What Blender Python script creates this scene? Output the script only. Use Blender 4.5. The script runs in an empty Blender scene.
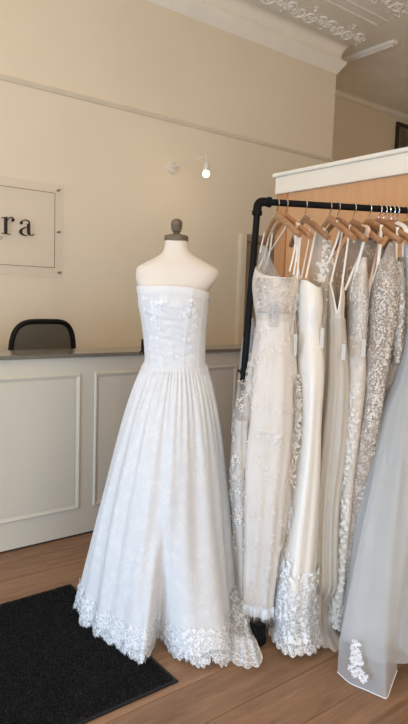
import bpy, bmesh, math, random
import numpy as np
from mathutils import Vector, Matrix

random.seed(7)
RNG = np.random.default_rng(11)
SC = bpy.context.scene
COL = SC.collection
PI = math.pi

# ------------------------------------------------------------------ camera
FPX = 600.0
YAW, PITCH, ROLL = [math.radians(a) for a in (37.95, 6.09, -1.96)]
CAMH = 1.4
_f = np.array([math.sin(YAW) * math.cos(PITCH), math.cos(YAW) * math.cos(PITCH), -math.sin(PITCH)])
_r = np.array([math.cos(YAW), -math.sin(YAW), 0.0])
_d = np.cross(_f, _r)
_c, _s = math.cos(ROLL), math.sin(ROLL)
CAM = np.array([_c * _r + _s * _d, -_s * _r + _c * _d, _f])
C0 = np.array([0, 0, CAMH])
RH = np.array([math.cos(YAW), -math.sin(YAW), 0.0])      # level direction to the right of the view
FH = np.array([math.sin(YAW), math.cos(YAW), 0.0])       # level direction into the room
cam = bpy.data.cameras.new('camera')
cam.sensor_fit = 'VERTICAL'; cam.sensor_height = 36; cam.sensor_width = 36
cam.lens = FPX / 724 * 36
cam.clip_start = 0.02
camo = bpy.data.objects.new('camera', cam); COL.objects.link(camo)
camo.matrix_world = Matrix(((CAM[0][0], -CAM[1][0], -CAM[2][0], 0), (CAM[0][1], -CAM[1][1], -CAM[2][1], 0),
                            (CAM[0][2], -CAM[1][2], -CAM[2][2], CAMH), (0, 0, 0, 1)))
SC.camera = camo

# ------------------------------------------------------------------ world, lights, exposure
W = bpy.data.worlds.new('world'); SC.world = W; W.use_nodes = True
W.node_tree.nodes['Background'].inputs[0].default_value = (0.80, 0.90, 1.0, 1)
W.node_tree.nodes['Background'].inputs[1].default_value = 1.0
SC.view_settings.view_transform = 'Standard'; SC.view_settings.look = 'None'
SC.view_settings.gamma = 1.0; SC.view_settings.use_curve_mapping = False
SC.view_settings.exposure = 0.33


def area(name, loc, target, sx, sy, power, color):
    l = bpy.data.lights.new(name, 'AREA'); l.shape = 'RECTANGLE'; l.size = sx; l.size_y = sy
    l.energy = power; l.color = color
    o = bpy.data.objects.new(name, l); COL.objects.link(o)
    o.location = loc
    o.rotation_euler = (Vector(target) - Vector(loc)).to_track_quat('-Z', 'Y').to_euler()
    return o


# daylight through the shop window behind the camera and through the glazed side of the shop front
area('window_daylight', (-0.6, -1.98, 1.75), (-0.6, 2, 1.75), 3.3, 2.5, 60, (0.97, 0.975, 1.0))
area('glass_door_daylight', (-2.38, 1.2, 0.75), (2, 1.2, 0.75), 2.3, 1.3, 78, (0.30, 0.60, 1.0))


# ------------------------------------------------------------------ measuring helpers
def ray(x, y): return CAM.T @ np.array([(x - 204) / FPX, (y - 362) / FPX, 1.0])
def at_depth(x, y, d): return C0 + ray(x, y) * d
def at_z(x, y, z=0.0):
    d = ray(x, y); return C0 + d * (z - CAMH) / d[2]
def at_y(x, y, Y):
    d = ray(x, y); return C0 + d * Y / d[1]
def at_x(x, y, X):
    d = ray(x, y); return C0 + d * X / d[0]


# ------------------------------------------------------------------ object helpers
def link(name, me, mat, parent=None, smooth=False):
    o = bpy.data.objects.new(name, me); COL.objects.link(o)
    if mat is not None and len(me.materials) == 0: me.materials.append(mat)
    if parent is not None: o.parent = parent
    if smooth:
        me.polygons.foreach_set('use_smooth', [True] * len(me.polygons))
    return o


def thing(name, label, cat, group=None, loc=(0, 0, 0), rz=0.0):
    o = bpy.data.objects.new(name, None); COL.objects.link(o)
    o.empty_display_size = 0.05
    o.location = loc; o.rotation_euler = (0, 0, rz)
    return tag(o, label, cat, group)


def tag(o, label, cat, group=None):
    o['label'] = label; o['category'] = cat
    if group: o['group'] = group
    return o


def struct(o, label=None):
    o['kind'] = 'structure'
    if label: o['label'] = label
    return o


def pydata(name, v, f, uv=None):
    me = bpy.data.meshes.new(name)
    v = np.asarray(v, dtype=np.float32).reshape(-1, 3)
    me.from_pydata(v.tolist(), [], [tuple(int(i) for i in q) for q in f])
    if uv is not None:
        uv = np.asarray(uv, dtype=np.float32)
        l = me.uv_layers.new(name='UVMap')
        idx = np.empty(len(me.loops), dtype=np.int32); me.loops.foreach_get('vertex_index', idx)
        l.data.foreach_set('uv', uv[idx].ravel())
    me.validate(); me.update()
    return me


class MB:
    """collects boxes, tubes, lathes and prisms into one mesh"""
    def __init__(s): s.v = []; s.f = []

    def add(s, v, f):
        b = len(s.v); s.v += [tuple(p) for p in v]; s.f += [tuple(i + b for i in q) for q in f]
        return s

    def box(s, x0, x1, y0, y1, z0, z1, b=0.0):
        if b <= 0:
            v = [(x, y, z) for z in (z0, z1) for y in (y0, y1) for x in (x0, x1)]
            return s.add(v, [(0, 2, 3, 1), (4, 5, 7, 6), (0, 1, 5, 4), (2, 6, 7, 3), (0, 4, 6, 2), (1, 3, 7, 5)])
        bm = bmesh.new()
        bmesh.ops.create_cube(bm, size=1)
        for q in bm.verts:
            q.co = ((x0 + x1) / 2 + q.co.x * (x1 - x0), (y0 + y1) / 2 + q.co.y * (y1 - y0), (z0 + z1) / 2 + q.co.z * (z1 - z0))
        bmesh.ops.bevel(bm, geom=bm.edges[:], offset=b, segments=2, affect='EDGES')
        bm.verts.index_update()
        s.add([q.co[:] for q in bm.verts], [[q.index for q in f.verts] for f in bm.faces]); bm.free()
        return s

    def sweep(s, pts, section, up=None, closed=False, caps=True):
        """section(i, t) -> list of (a, b) offsets along (side, up')"""
        P = [np.array(p, float) for p in pts]; n = len(P); b0 = len(s.v); k = None
        prev = np.array(up, float) if up is not None else None
        for i in range(n):
            if closed: T = P[(i + 1) % n] - P[i - 1]
            else: T = P[min(i + 1, n - 1)] - P[max(i - 1, 0)]
            T = T / (np.linalg.norm(T) + 1e-12)
            if prev is None:
                prev = np.array([0, 0, 1.0]) if abs(T[2]) < 0.9 else np.array([1.0, 0, 0])
            U = prev - T * (prev @ T)
            if np.linalg.norm(U) < 1e-6: U = np.cross(T, [1, 0.3, 0.2])
            U /= np.linalg.norm(U)
            if up is None: prev = U
            S = np.cross(T, U)
            sec = section(i, i / max(1, n - 1)); k = len(sec)
            for a, b in sec: s.v.append(tuple(P[i] + S * a + U * b))
        m = n if closed else n - 1
        for i in range(m):
            j = (i + 1) % n
            for q in range(k):
                r = (q + 1) % k
                s.f.append((b0 + i * k + q, b0 + i * k + r, b0 + j * k + r, b0 + j * k + q))
        if caps and not closed:
            s.f.append(tuple(b0 + q for q in reversed(range(k))))
            s.f.append(tuple(b0 + (n - 1) * k + q for q in range(k)))
        return s

    def tube(s, pts, r, k=8, closed=False):
        rr = (lambda t: r) if not callable(r) else r
        return s.sweep(pts, lambda i, t: [(rr(t) * math.cos(2 * PI * q / k), rr(t) * math.sin(2 * PI * q / k)) for q in range(k)], closed=closed)

    def ribbon(s, pts, w, th, up):
        """flat strip, w wide and th thick; up is the direction the flat face looks to"""
        return s.sweep(pts, lambda i, t: [(-w / 2, -th / 2), (w / 2, -th / 2), (w / 2, th / 2), (-w / 2, th / 2)], up=up)

    def lathe(s, prof, c=(0, 0, 0), k=24, axis='z'):
        b0 = len(s.v); n = len(prof)
        for r, z in prof:
            for q in range(k):
                a = 2 * PI * q / k
                p = (r * math.cos(a), r * math.sin(a), z)
                if axis == 'y': p = (p[0], p[2], p[1])
                if axis == 'x': p = (p[2], p[0], p[1])
                s.v.append((c[0] + p[0], c[1] + p[1], c[2] + p[2]))
        for i in range(n - 1):
            for q in range(k):
                r = (q + 1) % k
                s.f.append((b0 + i * k + q, b0 + i * k + r, b0 + (i + 1) * k + r, b0 + (i + 1) * k + q))
        s.f.append(tuple(b0 + q for q in reversed(range(k)))); s.f.append(tuple(b0 + (n - 1) * k + q for q in range(k)))
        return s

    def prism(s, poly, y0, y1):
        """poly in (x, z), between two y"""
        n = len(poly)
        v = [(p[0], y0, p[1]) for p in poly] + [(p[0], y1, p[1]) for p in poly]
        f = [tuple(range(n)), tuple(range(2 * n - 1, n - 1, -1))] + [(i, i + n, (i + 1) % n + n, (i + 1) % n) for i in range(n)]
        return s.add(v, f)

    def build(s, name, mat, parent=None, smooth=False):
        me = bpy.data.meshes.new(name); me.from_pydata(s.v, [], s.f)
        bm = bmesh.new(); bm.from_mesh(me); bmesh.ops.recalc_face_normals(bm, faces=bm.faces); bm.to_mesh(me); bm.free()
        o = link(name, me, mat, parent, smooth)
        if smooth:
            try: me.set_sharp_from_angle(angle=math.radians(42))
            except Exception: pass
        return o


# ------------------------------------------------------------------ materials
class NT:
    def __init__(s, name):
        s.m = bpy.data.materials.new(name); s.m.use_nodes = True
        s.t = s.m.node_tree; s.n = s.t.nodes; s.b = s.n['Principled BSDF']; s.out = s.n['Material Output']

    def new(s, typ, **kw):
        n = s.n.new(typ)
        for k, v in kw.items():
            if k.startswith('i_'):
                key = k[2:]
                n.inputs[int(key) if key.isdigit() else key].default_value = v
            else: setattr(n, k, v)
        return n

    def l(s, a, b): s.t.links.new(a, b)

    def coord(s, kind='Object', scale=(1, 1, 1)):
        c = s.new('ShaderNodeTexCoord'); m = s.new('ShaderNodeMapping'); m.inputs['Scale'].default_value = scale
        s.l(c.outputs[kind], m.inputs['Vector']); return m.outputs[0]

    def noise(s, vec, scale, detail=3, rough=0.55, dist=0.0):
        n = s.new('ShaderNodeTexNoise', i_Scale=scale, i_Detail=detail, i_Roughness=rough, i_Distortion=dist)
        s.l(vec, n.inputs['Vector']); return n.outputs['Fac']

    def vor(s, vec, scale, feature='F1', rnd=1.0):
        n = s.new('ShaderNodeTexVoronoi', feature=feature, i_Scale=scale, i_Randomness=rnd)
        s.l(vec, n.inputs['Vector']); return n.outputs['Distance']

    def ramp(s, fac, a, b, ca=(0, 0, 0, 1), cb=(1, 1, 1, 1)):
        r = s.new('ShaderNodeValToRGB'); e = r.color_ramp.elements
        e[0].position = a; e[0].color = ca; e[1].position = b; e[1].color = cb
        s.l(fac, r.inputs[0]); return r.outputs[0]

    def math(s, op, a, b=0.0):
        n = s.new('ShaderNodeMath', operation=op)
        for k, x in enumerate((a, b)):
            if isinstance(x, (int, float)): n.inputs[k].default_value = x
            else: s.l(x, n.inputs[k])
        return n.outputs[0]

    def bump(s, h, strength=0.3, dist=0.01):
        n = s.new('ShaderNodeBump', i_Strength=strength, i_Distance=dist); s.l(h, n.inputs['Height'])
        return n.outputs[0]

    def base(s, col): s.l(col, s.b.inputs['Base Color'])


def c4(c): return (c[0], c[1], c[2], 1)


def plain(name, col, rough=0.5, metal=0.0, var=0.06, scale=6.0, bump=0.0, bscale=60, spec=0.5, coat=0.0):
    t = NT(name); v = t.coord()
    t.base(t.ramp(t.noise(v, scale, 4), 0.3, 0.7, c4([x * (1 - var) for x in col]), c4([min(1, x * (1 + var)) for x in col])))
    t.b.inputs['Roughness'].default_value = rough; t.b.inputs['Metallic'].default_value = metal
    t.b.inputs['Specular IOR Level'].default_value = spec; t.b.inputs['Coat Weight'].default_value = coat
    if bump: t.l(t.bump(t.noise(v, bscale, 4), bump, 0.004), t.b.inputs['Normal'])
    return t.m


def emission(name, col, power):
    t = NT(name); t.base(t.ramp(t.noise(t.coord(), 5), 0, 1, c4(col), c4(col)))
    t.b.inputs['Emission Color'].default_value = c4(col); t.b.inputs['Emission Strength'].default_value = power
    return t.m


def wood(name, a, b, rough=0.45, axis=(1.2, 14, 14), scale=3.0, perobj=0.0, coat=0.0):
    t = NT(name); v = t.coord('Object', axis)
    if perobj:
        oi = t.new('ShaderNodeObjectInfo'); add = t.new('ShaderNodeVectorMath', operation='ADD')
        mul = t.new('ShaderNodeVectorMath', operation='SCALE'); mul.inputs[3].default_value = 40.0
        cmb = t.new('ShaderNodeCombineXYZ')
        for k in range(3): t.l(oi.outputs['Random'], cmb.inputs[k])
        t.l(cmb.outputs[0], mul.inputs[0]); t.l(v, add.inputs[0]); t.l(mul.outputs[0], add.inputs[1]); v = add.outputs[0]
    n1 = t.noise(v, scale, 5, 0.6, 0.8); n2 = t.noise(v, scale * 6, 3, 0.6)
    f = t.math('ADD', t.math('MULTIPLY', n1, 0.75), t.math('MULTIPLY', n2, 0.25))
    col = t.ramp(f, 0.33, 0.68, c4(a), c4(b))
    if perobj:
        h = t.new('ShaderNodeHueSaturation'); t.l(col, h.inputs['Color'])
        t.l(t.math('ADD', t.math('MULTIPLY', oi.outputs['Random'], perobj), 1 - perobj / 2), h.inputs['Value']); col = h.outputs[0]
    t.base(col); t.b.inputs['Roughness'].default_value = rough; t.b.inputs['Coat Weight'].default_value = coat
    t.l(t.bump(f, 0.12, 0.002), t.b.inputs['Normal'])
    return t.m


def fabric(name, col, dark=None, rough=0.75, pattern=None, alpha=1.0, transl=0.25, sheen=0.2, bump=0.3, weave=420, pscale=16.0, netscale=110.0, spec=0.25):
    """pattern: None plain weave, 'lace' floral motif on an opaque cloth, 'openlace' floral net with holes, 'tulle' sheer"""
    t = NT(name); v = t.coord('UV')
    oi = t.new('ShaderNodeObjectInfo')
    dark = dark or tuple(x * 0.88 for x in col)
    w = t.noise(v, weave, 2)
    big = t.noise(v, 3.0, 3)
    if pattern in ('lace', 'openlace'):
        wob = t.new('ShaderNodeTexNoise', i_Scale=9.0, i_Detail=2.0); t.l(v, wob.inputs['Vector'])
        mx = t.new('ShaderNodeMix', data_type='VECTOR'); mx.inputs[0].default_value = 0.06
        t.l(v, mx.inputs[4]); t.l(wob.outputs['Color'], mx.inputs[5]); vv = mx.outputs[1]
        fl = t.vor(vv, pscale); petal = t.vor(vv, pscale * 3.2)
        cells = t.ramp(fl, 0.40, 0.52, (1, 1, 1, 1), (0, 0, 0, 1))
        pet = t.ramp(petal, 0.45, 0.62, (1, 1, 1, 1), (0.25, 0.25, 0.25, 1))
        flower = t.math('MULTIPLY', cells, pet)
        net = t.ramp(t.vor(v, netscale, 'DISTANCE_TO_EDGE', 0.7), 0.08, 0.16, (1, 1, 1, 1), (0, 0, 0, 1))
        vein = t.ramp(t.vor(vv, pscale * 1.3, 'DISTANCE_TO_EDGE'), 0.035, 0.07, (1, 1, 1, 1), (0, 0, 0, 1))
        m = t.math('MAXIMUM', flower, t.math('MULTIPLY', vein, 1.0 if pattern == 'openlace' else 0.35))
        t.base(t.ramp(m, 0.0, 1.0, c4(dark), c4(col)))
        h = t.math('ADD', m, t.math('MULTIPLY', net, 0.3))
        if pattern == 'openlace':
            a = t.math('MAXIMUM', m, t.math('MULTIPLY', net, 0.75))
            t.l(t.math('MAXIMUM', a, 0.42), t.b.inputs['Alpha'])
        t.l(t.bump(h, bump, 0.003), t.b.inputs['Normal'])
    else:
        t.base(t.ramp(big, 0.3, 0.7, c4([x * 0.97 for x in col]), c4(col)))
        if pattern == 'tulle':
            t.l(t.math('MULTIPLY', t.math('ADD', t.math('MULTIPLY', big, 0.3), 0.85), alpha), t.b.inputs['Alpha'])
        if bump: t.l(t.bump(w, bump, 0.001), t.b.inputs['Normal'])
    t.b.inputs['Roughness'].default_value = rough; t.b.inputs['Specular IOR Level'].default_value = spec
    t.b.inputs['Sheen Weight'].default_value = sheen
    if transl > 0:
        tr = t.new('ShaderNodeBsdfTranslucent'); tr.inputs[0].default_value = c4(col)
        mix = t.new('ShaderNodeMixShader'); mix.inputs[0].default_value = transl
        t.l(t.b.outputs[0], mix.inputs[1]); src = tr.outputs[0]
        if pattern in ('openlace', 'tulle'):       # keep the holes open in the translucent lobe too
            tp = t.new('ShaderNodeBsdfTransparent'); m2 = t.new('ShaderNodeMixShader')
            al = t.b.inputs['Alpha'].links[0].from_socket
            t.l(al, m2.inputs[0]); t.l(tp.outputs[0], m2.inputs[1]); t.l(src, m2.inputs[2]); src = m2.outputs[0]
        t.l(src, mix.inputs[2]); t.l(mix.outputs[0], t.out.inputs[0])
    return t.m


M = {}
M['wall'] = plain('wall_paint', (0.78, 0.69, 0.54), 0.8, var=0.025, scale=1.5, bump=0.06, bscale=120)
M['ceiling'] = plain('pressed_ceiling_paint', (0.93, 0.90, 0.83), 0.6, var=0.04, scale=4, bump=0.08, bscale=30)
M['moulding'] = plain('moulding_paint', (0.90, 0.86, 0.77), 0.55, var=0.03)
M['rail'] = plain('picture_rail_paint', (0.76, 0.68, 0.54), 0.5, var=0.03)
M['counter'] = plain('counter_paint', (0.60, 0.555, 0.455), 0.42, var=0.02, scale=2)
M['stone'] = plain('worktop_stone', (0.17, 0.15, 0.12), 0.16, var=0.15, scale=40, spec=0.6)
M['plank'] = wood('oak_floor', (0.17, 0.088, 0.045), (0.33, 0.19, 0.105), 0.5, axis=(1.0, 9, 9), scale=2.4, perobj=0.16)
M['subfloor'] = plain('floor_joint', (0.06, 0.035, 0.02), 0.8)
M['mat_rubber'] = plain('mat_rubber', (0.006, 0.006, 0.007), 0.6, var=0.2, scale=40, bump=0.3)
def pile_mat():
    t = NT('mat_pile'); v = t.coord()
    t.base(t.ramp(t.noise(v, 190, 2, 0.7), 0.52, 0.74, (0.0055, 0.006, 0.007, 1), (0.055, 0.056, 0.06, 1)))
    t.b.inputs['Roughness'].default_value = 0.95; t.b.inputs['Specular IOR Level'].default_value = 0.2
    return t.m
M['mat_pile'] = pile_mat()
M['orange'] = wood('peach_plywood', (0.60, 0.33, 0.165), (0.66, 0.385, 0.20), 0.5, axis=(9, 9, 1.0), scale=1.4)
M['post'] = wood('timber_post', (0.46, 0.22, 0.09), (0.56, 0.29, 0.13), 0.45, axis=(14, 14, 1.2))
M['white_trim'] = plain('white_trim_paint', (0.86, 0.81, 0.71), 0.45, var=0.02)
M['black_pipe'] = plain('black_pipe', (0.006, 0.006, 0.006), 0.6, var=0.3, scale=30, bump=0.1, spec=0.12)
M['hanger'] = wood('hanger_wood', (0.30, 0.14, 0.058), (0.44, 0.225, 0.10), 0.32, axis=(2, 20, 20), scale=3, perobj=0.3, coat=0.3)
M['chrome'] = plain('hook_steel', (0.72, 0.70, 0.66), 0.22, metal=1.0, var=0.05)
M['mannequin'] = plain('mannequin_jersey', (0.68, 0.61, 0.52), 0.75, var=0.02, scale=3, bump=0.05, bscale=300)
M['finial'] = wood('aged_wood_finial', (0.085, 0.06, 0.035), (0.17, 0.125, 0.075), 0.5, axis=(8, 8, 14), scale=4)
M['chair_frame'] = plain('chair_plastic', (0.006, 0.006, 0.006), 0.6, var=0.1, spec=0.15)
M['lamp_white'] = plain('lamp_white_metal', (0.70, 0.65, 0.57), 0.4, var=0.02)
M['bulb'] = emission('bulb_glow', (1.0, 0.82, 0.55), 14)
M['globe'] = emission('globe_glow', (1.0, 0.84, 0.62), 1.5)
M['ink'] = plain('sign_black', (0.018, 0.013, 0.010), 0.35, var=0.05)
M['bolt'] = plain('sign_bolt', (0.30, 0.25, 0.18), 0.3, metal=1.0, var=0.05)
M['door'] = plain('door_paint', (0.30, 0.235, 0.16), 0.5, var=0.04)
M['paper'] = plain('tag_paper', (0.62, 0.57, 0.49), 0.7, var=0.02)
M['print'] = plain('picture_print', (0.20, 0.17, 0.12), 0.5, var=0.5, scale=5)
M['frame'] = plain('picture_frame', (0.035, 0.025, 0.015), 0.4, var=0.2)
M['steel'] = plain('dull_steel', (0.35, 0.34, 0.33), 0.35, metal=1.0)
# cloth
M['white_lace'] = fabric('white_lace_cloth', (0.83, 0.83, 0.82), (0.765, 0.77, 0.77), pattern='lace', transl=0.2, pscale=24, bump=0.22)
M['white_cloth'] = fabric('white_chiffon', (0.83, 0.825, 0.81), transl=0.2, bump=0.12)
M['ivory_cloth'] = fabric('ivory_chiffon', (0.82, 0.755, 0.68), transl=0.2, bump=0.12)
M['open_lace'] = fabric('open_white_lace', (0.90, 0.90, 0.90), (0.86, 0.865, 0.87), pattern='openlace', transl=0.25, bump=0.12, pscale=40, netscale=150)
M['motif'] = fabric('lace_motif', (0.84, 0.79, 0.72), transl=0.15, bump=0.3)
M['motif_white'] = fabric('white_lace_motif', (0.92, 0.92, 0.92), transl=0.15, bump=0.3)
M['satin'] = fabric('ivory_satin', (0.84, 0.79, 0.70), rough=0.32, transl=0.08, sheen=0.0, bump=0.03, spec=0.5)
M['ivory_lace'] = fabric('ivory_lace_cloth', (0.81, 0.745, 0.66), (0.69, 0.61, 0.52), pattern='lace', transl=0.15, pscale=18)
M['crepe'] = fabric('ivory_crepe', (0.71, 0.63, 0.52), transl=0.15, bump=0.08)
M['beige_lace'] = fabric('beige_beaded_cloth', (0.66, 0.60, 0.53), (0.50, 0.44, 0.375), pattern='lace', transl=0.12, pscale=26, bump=0.6)
M['grey_lace'] = fabric('grey_beaded_cloth', (0.60, 0.53, 0.455), (0.40, 0.335, 0.275), pattern='lace', transl=0.12, pscale=30, bump=0.6)
M['tulle'] = fabric('sheer_tulle', (0.78, 0.78, 0.77), alpha=0.34, pattern='tulle', transl=0.35, bump=0.0, sheen=0.0)
M['tulle_dense'] = fabric('layered_tulle', (0.70, 0.71, 0.70), alpha=0.60, pattern='tulle', transl=0.3, bump=0.0, sheen=0.0)
M['tulle_ivory'] = fabric('ivory_tulle', (0.78, 0.73, 0.65), alpha=0.55, pattern='tulle', transl=0.3, bump=0.0, sheen=0.0)
M['tulle_taupe'] = fabric('taupe_tulle', (0.58, 0.52, 0.45), alpha=0.62, pattern='tulle', transl=0.25, bump=0.0, sheen=0.0)
M['taupe'] = fabric('taupe_crepe', (0.46, 0.40, 0.335), transl=0.1, bump=0.08)
M['grey_open_lace'] = fabric('grey_open_lace', (0.80, 0.79, 0.77), (0.66, 0.65, 0.63), pattern='openlace', transl=0.2, pscale=22)
M['ribbon'] = fabric('ribbon_satin', (0.84, 0.78, 0.68), rough=0.35, transl=0.1, bump=0.0, spec=0.5)
M['pink_strap'] = fabric('blush_ribbon', (0.74, 0.53, 0.42), rough=0.4, transl=0.1, bump=0.0)


def sequin_mat(name, col):
    t = NT(name); v = t.coord('Object')
    t.base(t.ramp(t.noise(v, 90, 2), 0.3, 0.7, c4([x * 0.8 for x in col]), c4(col)))
    t.b.inputs['Metallic'].default_value = 0.25; t.b.inputs['Roughness'].default_value = 0.34
    return t.m


M['sequin'] = sequin_mat('silver_sequin', (0.76, 0.70, 0.62))
M['thread'] = sequin_mat('silver_thread', (0.55, 0.50, 0.44))
M['bead'] = sequin_mat('champagne_bead', (0.70, 0.63, 0.54))


def mesh_weave():
    t = NT('chair_mesh_weave'); v = t.coord('Object')
    t.base(t.ramp(t.noise(v, 300, 1), 0, 1, (0.02, 0.018, 0.016, 1), (0.045, 0.04, 0.035, 1)))
    t.b.inputs['Alpha'].default_value = 0.86; t.b.inputs['Specular IOR Level'].default_value = 0.1
    return t.m


def clear_acrylic():
    t = NT('clear_acrylic'); v = t.coord('Object')
    t.base(t.ramp(t.noise(v, 3), 0, 1, (0.96, 0.94, 0.90, 1), (0.99, 0.97, 0.93, 1)))
    t.b.inputs['Roughness'].default_value = 0.03; t.b.inputs['IOR'].default_value = 1.2
    g = t.new('ShaderNodeBsdfTransparent'); g.inputs[0].default_value = (0.99, 0.985, 0.98, 1)
    mix = t.new('ShaderNodeMixShader'); mix.inputs[0].default_value = 0.05
    t.l(g.outputs[0], mix.inputs[1]); t.l(t.b.outputs[0], mix.inputs[2]); t.l(mix.outputs[0], t.out.inputs[0])
    return t.m


M['weave'] = mesh_weave()
M['acrylic'] = clear_acrylic()

# ================================================================== THE SETTING
YW = 4.30                 # wall behind the counter
XC = 4.945                # its outer corner
YB = 5.30                 # wall beyond the corner
ZC = 4.07                 # ceiling
X0, X1, Y0 = -2.2, 9.2, -1.8

struct(MB().box(X0 - 0.2, XC, YW, YW + 0.16, 0, ZC + 0.1).build('wall_back', M['wall']), 'tan plaster wall behind the counter')
struct(MB().box(XC - 0.16, XC, YW + 0.16, YB, 0, ZC + 0.1).build('wall_corner', M['wall']))
struct(MB().box(XC - 0.16, X1, YB, YB + 0.16, 0, ZC + 0.1).build('wall_far', M['wall']), 'tan wall of the recess beyond the corner')
struct(MB().box(X1, X1 + 0.16, Y0 - 0.2, YB + 0.16, 0, ZC + 0.1).build('wall_right', M['wall']))
# shop-front walls with their window openings, out of view
m = MB().box(X0 - 0.2, -2.25 + 0.0, Y0 - 0.16, Y0, 0, ZC + 0.1).box(1.05, X1, Y0 - 0.16, Y0, 0, ZC + 0.1)
m.box(-2.25, 1.05, Y0 - 0.16, Y0, 0, 0.5).box(-2.25, 1.05, Y0 - 0.16, Y0, 3.0, ZC + 0.1)
struct(m.build('wall_front', M['wall']))
m = MB().box(X0 - 0.16, X0, Y0, 0.05, 0, ZC + 0.1).box(X0 - 0.16, X0, 2.35, YW, 0, ZC + 0.1)
m.box(X0 - 0.16, X0, 0.05, 2.35, 0, 0.10).box(X0 - 0.16, X0, 0.05, 2.35, 1.40, ZC + 0.1)
struct(m.build('wall_left', M['wall']))
ceiling = struct(MB().box(X0 - 0.2, X1 + 0.16, Y0 - 0.2, YB + 0.16, ZC, ZC + 0.12).build('ceiling', M['ceiling']), 'cream pressed-metal ceiling')

# floor of separate boards laid along the counter
floor = struct(MB().box(X0 - 0.2, X1, Y0 - 0.2, YB, -0.06, -0.016).build('floor', M['subfloor']), 'brown oak plank floor')
PW, PL = 0.19, 2.2
pm = MB().box(-PL / 2 + 0.0005, PL / 2 - 0.0005, -PW / 2 + 0.0005, PW / 2 - 0.0005, -0.016, 0.0, 0.0009)
plank0 = pm.build('plank', M['plank'], floor)
first = True
for j in range(38):
    y = Y0 + (j + 0.5) * PW
    if y > YB - 0.05: break
    off = (j * 0.83) % PL
    x = X0 + off - PL
    while x < 7.0:
        x += PL
        o = plank0 if first else plank0.copy()
        if not first: COL.objects.link(o)
        first = False
        o.parent = floor; o.location = (x, y, 0); o.rotation_euler = (0, 0, PI if random.random() < 0.5 else 0)

# picture rail
pr = [(0, 2.846), (0.012, 2.848), (0.020, 2.862), (0.026, 2.868), (0.026, 2.874), (0.018, 2.880), (0.0, 2.882)]
m = MB()
for k in range(len(pr)):
    pass
v = [(x, YW - d, z) for x in (X0, XC) for d, z in pr]; n = len(pr)
m.add(v, [(i, (i + 1) % n, (i + 1) % n + n, i + n) for i in range(n)] + [tuple(range(n)), tuple(range(2 * n - 1, n - 1, -1))])
struct(m.build('trim_1', M['rail'], None, True), 'thin painted picture rail on the tan wall')

# cornice: tilted fascia, a step, then the cove; it turns the outer corner
cp = [(0, 3.722), (0.004, 3.722), (0.068, 3.822), (0.072, 3.842), (0.034, 3.862), (0.028, 3.89), (0.034, 3.925), (0.052, 3.962), (0.09, 3.998),
      (0.15, 4.026), (0.26, 4.052), (0.40, 4.071), (0.40, 4.10), (0, 4.10)]
n = len(cp)
v = [(X0, YW - d, z) for d, z in cp] + [(XC + d, YW - d, z) for d, z in cp] + [(XC + d, YB, z) for d, z in cp]
f = [(i + k * n, (i + 1) % n + k * n, (i + 1) % n + (k + 1) * n, i + (k + 1) * n) for i in range(n) for k in range(2)]
cornice = struct(MB().add(v, f).build('trim_2', M['moulding'], None, True), 'cream cornice with a tilted fascia and a cove')
cq = [(d * 0.75, 4.0 + (z - 3.722) * 0.26) for d, z in cp]
v = [(XC, YB - d, z) for d, z in cq] + [(X1, YB - d, z) for d, z in cq]
struct(MB().add(v, [(i, (i + 1) % n, (i + 1) % n + n, i + n) for i in range(n)]).build('trim_3', M['moulding'], None, True))
# batten that carries on over the ceiling from the corner of the cornice
pb = at_z(395, 43, ZC - 0.03)
m = MB().box(pb[0] - 0.03, pb[0] + 0.05, pb[1], YB - 0.05, ZC - 0.035, ZC + 0.005, 0.006).box(pb[0] - 0.012, pb[0] + 0.03, pb[1] + 0.03, YB - 0.05, ZC - 0.055, ZC - 0.03, 0.006)
struct(m.build('trim_4', M['moulding']), 'pale batten across the ceiling past the cornice corner')


def scroll(seed, size):
    rg = random.Random(seed); b = MB()
    def spiral(cx, cy, r, turns, a0, sgn):
        pts = []
        for i in range(26):
            t = i / 25; rr = r * (1 - 0.86 * t); a = a0 + sgn * turns * 2 * PI * t
            pts.append((cx + rr * math.cos(a), cy + rr * math.sin(a), 0))
        b.tube(pts, lambda t: size * 0.045 * (1 - 0.4 * t), 6)
        b.lathe([(size * 0.02, -0.008), (size * 0.055, -0.006), (size * 0.06, 0.0)], (cx, cy, 0), 8)
    def leaf(x, y, a, ln):
        ca, sa = math.cos(a), math.sin(a); w = ln * 0.26
        pts = [(0, 0, 0), (0.35, 1, 0), (0.75, 0.7, 0), (1, 0, 0), (0.75, -0.7, 0), (0.35, -1, 0)]
        vv = [(x + ca * p[0] * ln - sa * p[1] * w, y + sa * p[0] * ln + ca * p[1] * w, 0.0) for p in pts]
        vv.append((x + ca * ln * 0.5, y + sa * ln * 0.5, -0.016))
        b.add(vv, [(i, (i + 1) % 6, 6) for i in range(6)])
    spiral(-0.22 * size, 0.02 * size, 0.26 * size, 1.5, 0.4, 1)
    spiral(0.26 * size, -0.04 * size, 0.22 * size, 1.4, PI + 0.5, 1)
    for k in range(26):
        a = rg.uniform(0, 2 * PI)
        leaf(rg.uniform(-0.5, 0.5) * size, rg.uniform(-0.38, 0.38) * size, a, rg.uniform(0.10, 0.20) * size)
    return b


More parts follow.
